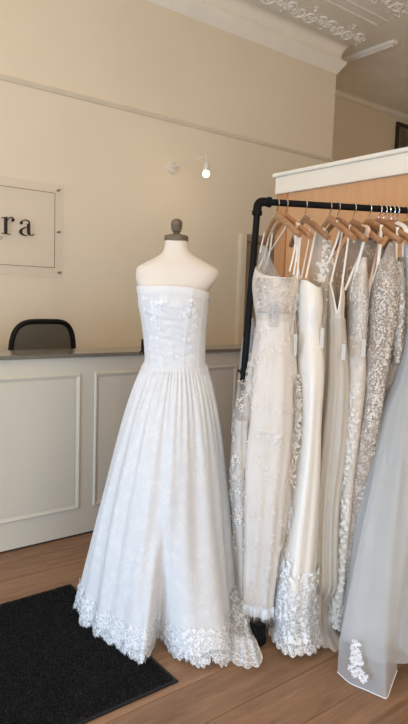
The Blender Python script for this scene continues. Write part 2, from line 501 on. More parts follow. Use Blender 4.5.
# relief scrolls of the pressed metal: a row in the cove and rows on the flat
sc0 = scroll(3, 0.29).build('scroll_relief', M['ceiling'], ceiling, True)
sc0.location = (2.5, YW - 0.19, 4.034); sc0.rotation_euler = (math.radians(-12), 0, 0)
for k in range(1, 10):
    o = sc0.copy(); COL.objects.link(o); o.parent = ceiling
    o.location = (2.5 + k * 0.27, YW - 0.19, 4.034)
    o.scale = (1 if k % 2 else -1, 1, 1)
lf0 = scroll(8, 0.30).build('leaf_relief', M['ceiling'], ceiling, True)
lf0.location = (4.2, 3.50, ZC - 0.001)
for k in range(1, 8):
    o = lf0.copy(); COL.objects.link(o); o.parent = ceiling
    o.location = (4.2 + (k % 4) * 0.34, 3.50 - (k // 4) * 0.34, ZC - 0.001); o.rotation_euler = (0, 0, PI * (k % 2))
for y in (3.86, 3.74): MB().box(X0, XC + 0.05, y - 0.012, y + 0.012, ZC - 0.008, ZC + 0.005).build('ceiling_bead', M['ceiling'], ceiling)

# door in the wall past the end of the counter
dl = at_y(240.4, 233, YW); dx = dl[0]; dz = dl[2] - 0.005
dr = struct(MB().box(dx + 0.05, dx + 0.90, YW - 0.012, YW + 0.01, 0.0, dz - 0.03).build('door_1', M['door']), 'brown panelled door in a pale frame')
MB().box(dx - 0.02, dx + 0.05, YW - 0.045, YW + 0.005, 0, dz, 0.006).build('jamb', M['rail'], dr)
MB().box(dx + 0.90, dx + 0.97, YW - 0.045, YW + 0.005, 0, dz, 0.006).build('jamb', M['rail'], dr)
MB().box(dx + 0.05, dx + 0.90, YW - 0.035, YW + 0.005, dz - 0.07, dz, 0.006).build('head', M['door'], dr)
for a, b in ((0.15, 0.9), (1.02, 1.84)):
    for c in (0.14, 0.52):
        MB().box(dx + c, dx + c + 0.30, YW - 0.02, YW, a, b, 0.008).build('panel', M['door'], dr)

# peach partition with its white fascia
XP, YP, ZP = 2.80, 2.86, 2.205
part = struct(MB().box(XP, XP + 0.11, -1.0, YP, 0, ZP - 0.01).build('wall_partition', M['orange']), 'low peach plywood partition behind the clothes rail')
MB().box(XP - 0.012, XP + 0.02, YP - 0.085, YP + 0.012, 0, ZP - 0.115, 0.003).build('post', M['post'], part)
MB().box(XP - 0.025, XP + 0.135, -1.0, YP + 0.014, ZP - 0.124, ZP - 0.018, 0.002).build('fascia', M['white_trim'], part)
MB().box(XP - 0.045, XP + 0.15, -1.0, YP + 0.028, ZP - 0.018, ZP + 0.004, 0.004).build('cap', M['white_trim'], part)

# ================================================================== COUNTER
YC, ZT = 3.077, 1.067
ct = thing('reception_counter', 'long putty-coloured counter front with framed panels under a dark top', 'counter', loc=(1.9, YC, 0))
def ctl(b, name, mat=M['counter'], smooth=False):
    o = b.build(name, mat, ct, smooth); o.location = (-1.9, -YC, 0); return o
CX0, CX1 = -0.6, 3.45
ctl(MB().box(CX0, CX1, YC, YC + 0.03, 0.012, 1.046), 'front_board')
ctl(MB().box(CX0, CX0 + 0.03, YC + 0.03, YC + 0.27, 0.012, 1.046), 'end_board')
ctl(MB().box(CX1 - 0.03, CX1, YC + 0.03, YC + 0.27, 0.012, 1.046), 'end_board')
ctl(MB().box(CX0, CX1, YC + 0.24, YC + 0.27, 0.012, 1.046), 'back_board')
ctl(MB().box(CX0 + 0.02, CX1 - 0.02, YC + 0.012, YC + 0.25, 0.0, 0.012), 'plinth', M['ink'])
pe = [(0, 0), (0.004, -0.007), (0.010, -0.009), (0.018, -0.006), (0.026, -0.002), (0.032, 0)]
for xa, xb in ((-0.10, 0.41), (0.50, 0.93), (1.017, 1.521), (1.607, 2.10), (2.187, 2.685), (2.77, 3.27)):
    za, zb = 0.163, 0.955
    b = MB(); n = len(pe)
    cs = [(xa, za, 1, 1), (xb, za, -1, 1), (xb, zb, -1, -1), (xa, zb, 1, -1)]
    v = [(x + sx * d, YC + dy, z + sz * d) for x, z, sx, sz in cs for d, dy in pe]
    b.add(v, [(k * n + i, k * n + i + 1, ((k + 1) % 4) * n + i + 1, ((k + 1) % 4) * n + i) for k in range(4) for i in range(n - 1)])
    mo = ctl(b, 'panel_moulding')
    b = MB().box(xa + 0.032, xb - 0.032, YC - 0.003, YC + 0.001, za + 0.032, zb - 0.032)
    po = ctl(b, 'panel'); mo.parent = po; mo.location = (0, 0, 0)
wt = MB().box(CX0 - 0.03, CX1 + 0.02, YC - 0.022, YC + 0.285, 1.046, ZT, 0.004).build('worktop', M['stone'])
tag(wt, 'dark polished stone worktop along the counter', 'worktop')

# ================================================================== FLOOR MAT
c = [at_z(0, 603.7), at_z(76, 584), at_z(172, 683), at_z(88, 724)]
mx1 = 1.225; my0, my1 = 1.655, 2.555; mx0 = 0.02
mt = thing('floor_mat', 'black carpet entrance mat on the wooden floor', 'mat', loc=((mx0 + mx1) / 2, (my0 + my1) / 2, 0))
o = MB().box(mx0, mx1, my0, my1, 0.0, 0.006, 0.002).build('rubber_backing', M['mat_rubber'], mt); o.location = (-(mx0 + mx1) / 2, -(my0 + my1) / 2, 0)
o = MB().box(mx0 + 0.015, mx1 - 0.015, my0 + 0.015, my1 - 0.015, 0.006, 0.009).build('pile_ground', M['mat_pile'], mt); o.location = (-(mx0 + mx1) / 2, -(my0 + my1) / 2, 0)
N = 36000
px = RNG.uniform(mx0 + 0.016, mx1 - 0.016, N); py = RNG.uniform(my0 + 0.016, my1 - 0.016, N); ph = RNG.uniform(0, 2 * PI, N)
hh = RNG.uniform(0.004, 0.010, N); lean = RNG.normal(0, 0.003, (N, 2)); rr = 0.0028
vv = np.zeros((N, 4, 3))
for k in range(3):
    vv[:, k, 0] = px + rr * np.cos(ph + k * 2.094); vv[:, k, 1] = py + rr * np.sin(ph + k * 2.094); vv[:, k, 2] = 0.008
vv[:, 3, 0] = px + lean[:, 0]; vv[:, 3, 1] = py + lean[:, 1]; vv[:, 3, 2] = 0.009 + hh
b4 = (np.arange(N) * 4)[:, None]
ff = np.concatenate([b4 + np.array([0, 1, 3]), b4 + np.array([1, 2, 3]), b4 + np.array([2, 0, 3])])
o = link('pile', pydata('pile', vv, ff), M['mat_pile'], mt); o['kind'] = 'stuff'; o.location = (-(mx0 + mx1) / 2, -(my0 + my1) / 2, 0)

# ================================================================== SIGN
YS = YW - 0.030
sg = thing('acrylic_sign', 'clear acrylic wall sign with black serif letters and a thin black outline', 'sign', loc=(1.6, YW, 1.55))
def sgl(b, name, mat, smooth=False):
    o = b.build(name, mat, sg, smooth); o.location = (-1.6, -YW, -1.55); return o
sr = at_y(63, 232, YS)[0]; st = at_y(60, 184.5, YS)[2]; sb = at_y(60, 278, YS)[2]; sl = 0.35
sgl(MB().box(sl, sr, YS - 0.004, YS + 0.004, sb, st), 'acrylic_plate', M['acrylic'])
lr = at_y(54.6, 232, YS)[0]; lt = (at_y(54.3, 193, YS)[2] + at_y(2, 185.6, YS)[2]) / 2; lb = (at_y(54.9, 268, YS)[2] + at_y(2, 264.8, YS)[2]) / 2; ll = sl + 0.07
w = 0.0028; yy = (YS - 0.0065, YS - 0.0042)
b = MB().box(ll, lr, *yy, lt - w, lt).box(ll, lr, *yy, lb, lb + w).box(lr - w, lr, *yy, lb, lt).box(ll, ll + w, *yy, lb, lt)
sgl(b, 'outline', M['ink'])
for x, y in ((59.2, 190.2), (59.5, 232), (60, 272.6)):
    p = at_y(x, y, YS)
    sgl(MB().lathe([(0.001, -0.012), (0.007, -0.011), (0.008, -0.006), (0.008, 0.034)], (p[0], YS, p[2]), 12, 'y'), 'bolt', M['bolt'], True)
def px_poly(pts): return [tuple(at_y(x, y, YS - 0.006)[[0, 2]]) for x, y in pts]
def arc(cx, cy, rx, ry, a0, a1, n=14): return [(cx + rx * math.cos(math.radians(a0 + (a1 - a0) * i / n)), cy + ry * math.sin(math.radians(a0 + (a1 - a0) * i / n))) for i in range(n + 1)]
def band(outer, inner): return outer + inner[::-1]
def letter(polys):
    b = MB()
    for p in polys: b.prism(px_poly(p), YS - 0.0085, YS - 0.0042)
    return b
# r: slab foot, stem, flag, thin shoulder, ball
sgl(letter([
    [(1.2, 232.6), (10.6, 233.9), (10.6, 234.8), (1.2, 233.5)],
    [(4.0, 217.4), (7.4, 216.4), (7.4, 233.6), (4.0, 233.2)],
    [(1.2, 217.3), (4.2, 217.0), (4.2, 218.3), (1.2, 218.1)],
    band(arc(11.0, 222.0, 4.3, 5.2, 195, 310), arc(11.0, 222.6, 3.5, 4.6, 195, 310)),
    arc(12.9, 220.0, 1.7, 1.9, 0, 340)]), 'letter', M['ink'])
# a: two-storey, ball at the upper left, bowl, stem, tail
sgl(letter([
    [(27.0, 223.6), (30.2, 223.6), (30.2, 233.0), (30.8, 235.0), (28.2, 235.2), (27.0, 232.5)],
    band(arc(25.2, 223.4, 5.0, 3.9, 190, 365), arc(25.0, 223.9, 4.0, 3.4, 190, 365)),
    band(arc(29.0, 223.6, 1.2, 2.6, 250, 360, 6), arc(28.0, 223.9, 1.0, 1.6, 250, 360, 6)),
    arc(21.3, 222.9, 1.6, 1.7, 0, 340),
    band(arc(27.4, 231.6, 8.4, 4.6, 270, 90), arc(27.4, 231.6, 5.2, 3.7, 270, 90)),
    band(arc(31.4, 232.9, 3.2, 3.0, 160, 20), arc(31.4, 233.2, 1.9, 1.9, 160, 20))]), 'letter', M['ink'])
# tail of the small script line at the edge of the frame
sgl(letter([band(arc(0.4, 238.0, 1.5, 1.5, 0, 350), arc(0.4, 238.0, 1.1, 1.1, 0, 350)), [(1.2, 237.0), (2.2, 236.6), (2.2, 236.9), (1.4, 237.3)]]), 'script_tail', M['ink'])

# ================================================================== WALL LAMP
lp = np.array([2.94, YW, 2.479])
wl = thing('wall_lamp', 'small white wall lamp with a thin arm and bare glowing bulb', 'lamp', loc=tuple(lp))
MB().lathe([(0.0, -0.022), (0.040, -0.022), (0.048, -0.018), (0.05, 0.0)], (0, 0, 0), 28, 'y').build('wall_plate', M['lamp_white'], wl, True)
ye = 3.845 - YW
arm = [(0, -0.02, 0), (0, ye * 0.3, 0.008), (0, ye * 0.97, 0.026)] + [(0, ye - 0.02 * math.sin(a), 0.008 + 0.018 * math.cos(a)) for a in np.linspace(0.3, PI / 2, 5)] + [(0, ye - 0.02, -0.03)]
MB().tube(arm, 0.0055, 8).build('arm', M['lamp_white'], wl, True)
by = ye - 0.02
MB().lathe([(0.004, -0.02), (0.014, -0.024), (0.024, -0.032), (0.025, -0.090), (0.022, -0.092)], (0, by, 0), 20).build('socket', M['lamp_white'], wl, True)
MB().lathe([(0.015, -0.085), (0.020, -0.098), (0.025, -0.110), (0.026, -0.119), (0.022, -0.130), (0.012, -0.138), (0.001, -0.140)], (0, by, 0), 20).build('bulb', M['bulb'], wl, True)
L = bpy.data.lights.new('bulb_light', 'POINT'); L.energy = 0.7; L.color = (1.0, 0.78, 0.5); L.shadow_soft_size = 0.03
lo = bpy.data.objects.new('bulb_light', L); COL.objects.link(lo); lo.location = (lp[0], lp[1] + by, lp[2] - 0.19)

# warm pendant globes of the shop, out over the floor and past the partition
for k, (x, y, z, e, lab) in enumerate(((-0.7, 2.3, 3.0, 40, 'white globe pendant over the shop floor by the side window'), (1.6, -0.6, 3.0, 18, 'white globe pendant over the shop floor by the shop front'), (3.7, 1.5, 3.3, 13, 'white globe pendant above the crowded end of the rail'), (6.6, 2.6, 3.0, 13, 'white globe pendant past the partition'))):
    d = thing('pendant_lamp', lab, 'lamp', 'globe pendants', (x, y, z))
    MB().lathe([(0.0, ZC - z - 0.03), (0.05, ZC - z - 0.03), (0.055, ZC - z)], (0, 0, 0), 20).build('ceiling_rose', M['lamp_white'], d, True)
    MB().tube([(0, 0, 0.1), (0, 0, ZC - z - 0.02)], 0.003, 6).build('flex', M['lamp_white'], d)
    MB().lathe([(0.10 * math.sin(a), -0.10 * math.cos(a)) for a in np.linspace(0.02, PI - 0.15, 14)], (0, 0, 0), 24).build('globe', M['globe'], d, True)
    L = bpy.data.lights.new('pendant_light', 'POINT'); L.energy = e; L.color = (1.0, 0.75, 0.47); L.shadow_soft_size = 0.14
    lo = bpy.data.objects.new('pendant_light', L); COL.objects.link(lo); lo.location = (x, y, z - 0.26)

# ================================================================== FRAMED PICTURE in the recess
pa = at_y(397, 121.5, YB - 0.02)
pf = thing('framed_picture', 'dark framed picture high on the far wall', 'picture', loc=(pa[0] + 0.35, YB, pa[2] - 0.9))
def pfl(b, name, mat): o = b.build(name, mat, pf); o.location = (-(pa[0] + 0.35), -YB, -(pa[2] - 0.9)); return o
x0, x1, z0, z1 = pa[0], pa[0] + 0.7, pa[2] - 0.95, pa[2]
for bx in ((x0, x1, z1 - 0.05, z1), (x0, x1, z0, z0 + 0.05), (x0, x0 + 0.05, z0 + 0.05, z1 - 0.05), (x1 - 0.05, x1, z0 + 0.05, z1 - 0.05)):
    pfl(MB().box(bx[0], bx[1], YB - 0.04, YB - 0.003, bx[2], bx[3], 0.006), 'frame_bar', M['frame'])
pfl(MB().box(x0 + 0.045, x1 - 0.045, YB - 0.018, YB - 0.005, z0 + 0.045, z1 - 0.045), 'print', M['print'])

# ================================================================== OFFICE CHAIR behind the counter
CY = 3.70
oc = thing('office_chair', 'black mesh-back office chair behind the counter', 'chair', loc=(1.57, CY + 0.15, 0))
def ocl(b, name, mat, parent=None, smooth=True):
    o = b.build(name, mat, parent or oc, smooth); return o
hw, zt, zb = 0.222, 1.215, 0.62
out = []
for t in np.linspace(0, 2 * PI, 64, endpoint=False):
    ca, sa = math.cos(t), math.sin(t); e = 2 / 4.2
    x = hw * math.copysign(abs(ca) ** e, ca); z = (zt + zb) / 2 + (zt - zb) / 2 * math.copysign(abs(sa) ** e, sa)
    x *= 0.94 + 0.10 * (zt - z) / (zt - zb) * (1.6 if z > 0.95 else 1.2) * 0.6
    out.append((x, -0.15 - 0.05 * (1 - (x / hw) ** 2) + 0.03, z))
ocl(MB().sweep(out, lambda i, t: [(0.017 * math.cos(a), 0.022 * math.sin(a)) for a in np.linspace(0, 2 * PI, 8, endpoint=False)], up=(0, 1, 0), closed=True), 'back_frame', M['chair_frame'])
cen = (0, -0.172, (zt + zb) / 2); v = [cen] + out
rings = [[(cen[0] + (p[0] - cen[0]) * s, -0.15 - 0.05 * (1 - ((p[0] * s) / hw) ** 2) + 0.03, cen[2] + (p[2] - cen[2]) * s) for p in out] for s in (0.33, 0.66, 1.0)]
b = MB(); b.v = [cen] + [p for r in rings for p in r]; n = len(out)
b.f = [(0, 1 + i, 1 + (i + 1) % n) for i in range(n)] + [(1 + k * n + i, 1 + (k + 1) * n + i, 1 + (k + 1) * n + (i + 1) % n, 1 + k * n + (i + 1) % n) for k in range(2) for i in range(n)]
ocl(b, 'mesh_back', M['weave'])
ocl(MB().tube([(0, -0.16, 0.70), (0, -0.20, 0.60), (0, -0.16, 0.48), (0, 0.0, 0.42)], 0.022), 'back_support', M['chair_frame'])
ocl(MB().box(-0.24, 0.24, -0.15, 0.31, 0.43, 0.50, 0.03), 'seat', M['chair_frame'])
for s in (-1, 1):
    ocl(MB().tube([(s * 0.25, 0.05, 0.45), (s * 0.29, 0.05, 0.5), (s * 0.29, 0.05, 0.66)], 0.016).box(s * 0.29 - 0.035, s * 0.29 + 0.035, -0.07, 0.17, 0.66, 0.69, 0.012), 'armrest', M['chair_frame'])
ocl(MB().lathe([(0.03, 0.10), (0.03, 0.28), (0.018, 0.28), (0.018, 0.44)], (0, 0.05, 0), 16), 'gas_column', M['chair_frame'])
for k in range(5):
    a = k * 2 * PI / 5 + 0.3
    lg = ocl(MB().tube([(0, 0.05, 0.115), (0.14 * math.cos(a), 0.05 + 0.14 * math.sin(a), 0.10), (0.27 * math.cos(a), 0.05 + 0.27 * math.sin(a), 0.075)], lambda t: 0.024 - 0.01 * t), 'base_leg', M['chair_frame'])
    ocl(MB().lathe([(0.028, -0.022), (0.03, -0.015), (0.03, 0.015), (0.028, 0.022)], (0.27 * math.cos(a), 0.05 + 0.27 * math.sin(a), 0.03), 14, 'x'), 'caster', M['chair_frame'], lg)

# ================================================================== CLOTH LOFTS
def hermite(xs, ys, x):
    """monotone-ish cubic through table rows"""
    xs = np.asarray(xs, float); ys = np.asarray(ys, float); x = np.asarray(x, float)
    d = np.gradient(ys, xs); i = np.clip(np.searchsorted(xs, x) - 1, 0, len(xs) - 2)
    h = xs[i + 1] - xs[i]; t = (x - xs[i]) / h
    return ((2 * t ** 3 - 3 * t ** 2 + 1) * ys[i] + (t ** 3 - 2 * t ** 2 + t) * h * d[i] + (-2 * t ** 3 + 3 * t ** 2) * ys[i + 1] + (t ** 3 - t ** 2) * h * d[i + 1])


class Loft:
    """a garment as stacked horizontal ovals; rows: (image y, left x, right x, depth, half thickness)"""
    def __init__(s, rows, folds=(), power=2.0, seed=0, zmin=0.012, rz=0.0):
        P = []
        for y, xl, xr, d, b in rows:
            p = at_depth((xl + xr) / 2, y, d)
            P.append((max(p[2], zmin), p[0], p[1], (xr - xl) / 2 * d / FPX, b))
        P = np.array(P); z = P[:, 0]
        for i in range(len(z) - 2, -1, -1): z[i] = max(z[i], z[i + 1] + 0.02)
        s.t = (z[0] - z) / (z[0] - z[-1]) + np.arange(len(z)) * 1e-6; s.P = P; s.folds = folds; s.pw = power
        s.L = z[0] - z[-1]; s.rm = P[:, 3].mean() * 1.2; s.ph = np.random.default_rng(seed).uniform(0, 6.28, 12)
        s.disp = None

    def S(s, th, t, off=0.0):
        th, t = np.broadcast_arrays(np.asarray(th, float), np.asarray(t, float))
        col = [hermite(s.t, s.P[:, k], t) for k in range(5)]
        a, b = np.maximum(col[3], 0.004), np.maximum(col[4], 0.004)
        c, q = np.cos(th), np.sin(th); e = 2.0 / s.pw
        uu = np.sign(c) * np.abs(c) ** e; ww = np.sign(q) * np.abs(q) ** e
        k = np.ones_like(th)
        for j, (n, amp0, amp1, sharp) in enumerate(s.folds):
            wv = np.cos(n * th + s.ph[j] + 0.9 * np.sin(th * 2 + s.ph[j + 3]) + 0.8 * np.sin(3.0 * t + s.ph[j + 5]))
            if sharp: wv = 1 - 2 * np.abs(wv) ** 0.7
            k = k + (amp0 + (amp1 - amp0) * t) * wv
        A = a * k + off; B = b * k + off
        if s.disp is not None:
            dd = s.disp(th, t); A = A + dd; B = B + dd
        x = col[1] + RH[0] * A * uu + FH[0] * B * ww
        y = col[2] + RH[1] * A * uu + FH[1] * B * ww
        return np.stack([x, y, col[0]], -1)

    def mesh(s, name, mat, parent, n=96, m=60, t0=0.0, t1=1.0, off=0.0, arc=(0, 2 * PI)):
        full = abs(arc[1] - arc[0] - 2 * PI) < 1e-6
        th = np.linspace(arc[0], arc[1], n + 1)
        a0 = t0(th) if callable(t0) else np.full_like(th, t0); a1 = t1(th) if callable(t1) else np.full_like(th, t1)
        v = np.linspace(0, 1, m + 1)[:, None]
        T = a0[None, :] + (a1 - a0)[None, :] * v; TH = np.broadcast_to(th[None, :], T.shape)
        V = s.S(TH, T, off)
        if full: V[:, -1] = V[:, 0]
        V[..., 2] = np.maximum(V[..., 2], 0.004)
        uv = np.stack([TH * s.rm, -T * s.L], -1)
        return grid(name, V, uv, mat, parent)

    def frame(s, th, t, off=0.0):
        e = 1e-3
        p = s.S(th, t, off); du = s.S(th + e, t, off) - p; dv = s.S(th, t + e, off) - p
        du /= np.linalg.norm(du, axis=-1, keepdims=True) + 1e-9; dv /= np.linalg.norm(dv, axis=-1, keepdims=True) + 1e-9
        n = np.cross(dv, du); n /= np.linalg.norm(n, axis=-1, keepdims=True) + 1e-9
        cen = np.stack([hermite(s.t, s.P[:, 1], t), hermite(s.t, s.P[:, 2], t)], -1)
        flip = np.sign(((p[..., :2] - cen) * n[..., :2]).sum(-1, keepdims=True)); n = n * np.where(flip == 0, 1, flip)
        return p, du, dv, n


def grid(name, V, uv, mat, parent):
    m, n = V.shape[0] - 1, V.shape[1] - 1
    i = np.arange(m)[:, None] * (n + 1) + np.arange(n)[None, :]
    f = np.stack([i, i + 1, i + n + 2, i + n + 1], -1).reshape(-1, 4)
    return link(name, pydata(name, V, f, uv.reshape(-1, 2)), mat, parent, True)


def petals(frame, k=5, size=0.012, rg=RNG, aspect=0.42, lift=0.25):
    """leaf-shaped petals round each sample: returns verts, faces"""
    p, du, dv, n = frame
    V = []; F = []; cnt = 0
    N = len(p); rot = rg.uniform(0, 2 * PI, N); sz = size * rg.uniform(0.6, 1.35, N)
    for j in range(k):
        a = rot + j * 2 * PI / k + rg.normal(0, 0.2, N)
        d = du * np.cos(a)[:, None] + dv * np.sin(a)[:, None]; e = -du * np.sin(a)[:, None] + dv * np.cos(a)[:, None]
        s1 = (sz * rg.uniform(0.75, 1.2, N))[:, None]
        o = p + n * 0.0025
        q0 = o; q1 = o + d * s1 * 0.55 + e * s1 * aspect + n * s1 * lift * 0.5; q2 = o + d * s1 + n * s1 * lift; q3 = o + d * s1 * 0.55 - e * s1 * aspect + n * s1 * lift * 0.5
        V.append(np.stack([q0, q1, q2, q3], 1).reshape(-1, 3))
        b = (np.arange(N) * 4)[:, None] + cnt; F.append(b + np.array([0, 1, 2, 3])); cnt += 4 * N
    return np.concatenate(V), np.concatenate(F)


def motif_part(loft, name, mat, parent, regions, k=5, size=0.012, off=0.003, seed=1, aspect=0.42, lift=0.25):
    """regions: (count, th0, th1, t0, t1[, clusters])"""
    rg = np.random.default_rng(seed); TH = []; T = []
    for r in regions:
        n, a, b, c, d = r[:5]; cl = r[5] if len(r) > 5 else 0
        if cl:
            ci = rg.integers(0, cl, n); cx = rg.uniform(a, b, cl); cy = rg.uniform(c, d, cl)
            TH.append(cx[ci] + rg.normal(0, abs(b - a) * 0.10, n)); T.append(np.clip(cy[ci] + rg.normal(0, 0.018, n), c, d))
        else: TH.append(rg.uniform(a, b, n)); T.append(rg.uniform(c, d, n))
    th = np.concatenate(TH); t = np.concatenate(T)
    v, f = petals(loft.frame(th, t, off), k, size, rg, aspect, lift)
    v[:, 2] = np.maximum(v[:, 2], 0.003)
    o = link(name, pydata(name, v, f, np.stack([v[:, 0] + v[:, 1], v[:, 2]], -1)), mat, parent)
    o['kind'] = 'stuff'
    return o


def fringe(loft, name, mat, parent, th0, th1, t, n, length, seed=2, off=0.002, w=0.0022):
    rg = np.random.default_rng(seed); th = rg.uniform(th0, th1, n); tt = np.full(n, t) + rg.uniform(-0.004, 0.004, n)
    p, du, dv, nn = loft.frame(th, tt, off); ln = (length * rg.uniform(0.5, 1.25, n))[:, None]
    dirv = dv + du * rg.normal(0, 0.18, (n, 1)) + nn * rg.normal(0.1, 0.15, (n, 1))
    a = p - du * w; b = p + du * w; c_ = p + dirv * ln
    v = np.stack([a, b, c_], 1).reshape(-1, 3); v[:, 2] = np.maximum(v[:, 2], 0.003)
    f = (np.arange(n) * 3)[:, None] + np.array([0, 1, 2])
    o = link(name, pydata(name, v, f, np.stack([v[:, 0], v[:, 2]], -1)), mat, parent); o['kind'] = 'stuff'
    return o


def strap(name, pts, w, mat, parent, up=None):
    P = [np.array(p, float) for p in pts]
    if len(P) > 2:       # soften the path
        t = np.arange(len(P), dtype=float); tt = np.linspace(0, len(P) - 1, 4 * len(P))
        P = list(np.stack([hermite(t, np.array(P)[:, k], tt) for k in range(3)], -1))
    return MB().ribbon(P, w, 0.0016, up=tuple(-FH) if up is None else up).build(name, mat, parent)


# ================================================================== MANNEQUIN
DM = 2.65
mrows = [(240.5, 165, 187.5, DM, .047), (247, 164.8, 187.8, DM, .049), (253, 163.8, 189, DM, .053), (257, 161, 193, DM, .060), (260, 154, 201, DM, .068), (263.5, 145.5, 210, DM, .079),
         (268, 138, 217.5, DM, .088), (274, 136, 218.5, DM, .094), (282, 136.5, 214.5, DM, .103), (290, 139, 208, DM, .112), (302, 140, 206.5, DM, .122), (320, 143, 205, DM, .115),
         (345, 147, 202, DM, .100), (365, 147, 202, DM, .100), (392, 139, 211, DM, .12), (430, 137, 214, DM, .125), (445, 150, 200, DM, .08)]
mq = Loft(mrows, power=2.25)
base = at_depth(175, 400, DM); bx, by_ = base[0], base[1]
mn = thing('dress_form', 'cream headless dress form with a turned wooden neck finial', 'mannequin', loc=(bx, by_, 0))
def ml(o): o.location = (-bx, -by_, 0); return o
tz = mq.P[0]
ml(mq.mesh('torso', M['mannequin'], mn, 72, 90))
nk = (tz[1], tz[2], tz[0])
cap = MB().lathe([(0.0, -0.006), (0.046, -0.006), (0.0525, -0.002), (0.0535, 0.006), (0.0535, 0.016), (0.050, 0.021), (0.024, 0.026), (0.016, 0.030)], nk, 28).build('neck_cap', M['finial'], mn, True); ml(cap)
fin = MB().lathe([(0.016, 0.026), (0.013, 0.034), (0.017, 0.037), (0.0215, 0.042), (0.020, 0.046), (0.0245, 0.052), (0.0245, 0.058), (0.022, 0.060), (0.0255, 0.065), (0.0255, 0.078), (0.021, 0.087), (0.012, 0.093), (0.001, 0.095)], nk, 24).build('finial', M['finial'], mn, True); ml(fin)
ml(MB().tube([(bx, by_, 0.03), (bx, by_, 0.9)], 0.016, 12).build('stand_pole', M['steel'], mn, True))
for k in range(3):
    a = k * 2.094 + 0.5
    ml(MB().tube([(bx, by_, 0.14), (bx + 0.10 * math.cos(a), by_ + 0.10 * math.sin(a), 0.10), (bx + 0.20 * math.cos(a), by_ + 0.20 * math.sin(a), 0.011)], 0.011, 8).build('stand_leg', M['steel'], mn, True))

# ---- the white gown it wears
wg = thing('wedding_gown', 'white strapless gown with ruched bodice and scalloped lace hem worn by the dress form', 'dress', loc=(bx, by_, 0))
brows = [(284, 139, 208.5, DM, .116), (292, 138.2, 208.5, DM, .122), (302, 138, 208.5, DM, .131), (320, 141, 207, DM, .126), (345, 144, 205.5, DM, .113), (366, 143.5, 206.5, DM, .116), (372, 141, 208.5, DM, .121)]
bod = Loft(brows, power=2.2, seed=3)
def bodice_disp(th, t):
    bones = 0
    for a, sl in ((-2.5, 0.25), (-1.98, 0.22), (-1.62, 0.05), (-1.12, -0.32), (-0.6, -0.2)):
        bones = bones + 0.0026 * np.exp(-((np.mod(th + PI, 2 * PI) - PI - a - sl * (t - 0.3)) / 0.028) ** 2)
    ruch = (0.0004 + 0.0022 * np.clip(-np.sin(th - YAW * 0), 0, 1) ** 2) * (0.5 * np.sin(t * 62 + 5.0 * th + 0.8 * np.sin(th * 6)) + 0.35 * np.sin(t * 88 - 7.0 * th + 1.0) + 0.3 * np.sin(t * 47 + 11 * np.sin(th * 1.5))) * np.clip((t - 0.12) * 6, 0, 1) * (0.45 + 0.55 * np.sin(th * 5 + 0.6) ** 2)
    bust = 0.010 * (np.exp(-((np.mod(th + PI, 2 * PI) - PI + 1.15) / 0.42) ** 2) + np.exp(-((np.mod(th + PI, 2 * PI) - PI + 1.99) / 0.42) ** 2)) * np.exp(-((t - 0.2) / 0.17) ** 2)
    band_ = 0.005 * np.exp(-((t - 0.045) / 0.05) ** 2)
    return bones + ruch + bust + band_
bod.disp = bodice_disp
top = lambda th: 0.042 + 0.065 * np.clip(np.cos(th), 0, 1) ** 2 + 0.012 * np.clip(-np.cos(th), 0, 1) ** 2
o = bod.mesh('bodice', M['white_lace'], wg, 180, 110, top); ml(o)
o = motif_part(bod, 'bust_applique', M['motif_white'], wg, [(110, -2.45, -1.75, 0.12, 0.36, 12), (50, -1.3, -0.75, 0.12, 0.36, 8), (40, -2.2, -0.9, 0.35, 0.85, 8)], 5, 0.0062, 0.002, 5, 0.38, 0.12); ml(o)
o = bod.mesh('neckline_band', M['white_cloth'], wg, 180, 8, lambda th: top(th) - 0.015, lambda th: top(th) + 0.07 + 0.01 * np.sin(5 * th), 0.0035); ml(o)

wz = bod.P[-2][0]; wc = bod.P[-2][1:3]
hem_px = [(77, 601), (82, 626), (100, 641), (121, 655), (134, 662), (146, 667), (151, 657), (156, 642), (164, 649), (176, 660), (194, 668), (216, 671.5), (230, 640), (241, 612)]
hemw = [at_z(x, y, 0.0)[:2] for x, y in hem_px]
hc = np.array([1.45, 2.13])
extra = [(1.86, 2.10), (1.84, 2.32), (1.66, 2.50), (1.45, 2.54), (1.27, 2.49)]
pts = [np.array(p) for p in hemw + extra]
an = np.array([math.atan2(p[1] - hc[1], p[0] - hc[0]) for p in pts]); rd = np.array([np.hypot(*(p - hc)) for p in pts])
od = np.argsort(an); an, rd = an[od], rd[od]
an3 = np.concatenate([an - 2 * PI, an, an + 2 * PI]); rd3 = np.concatenate([rd] * 3)


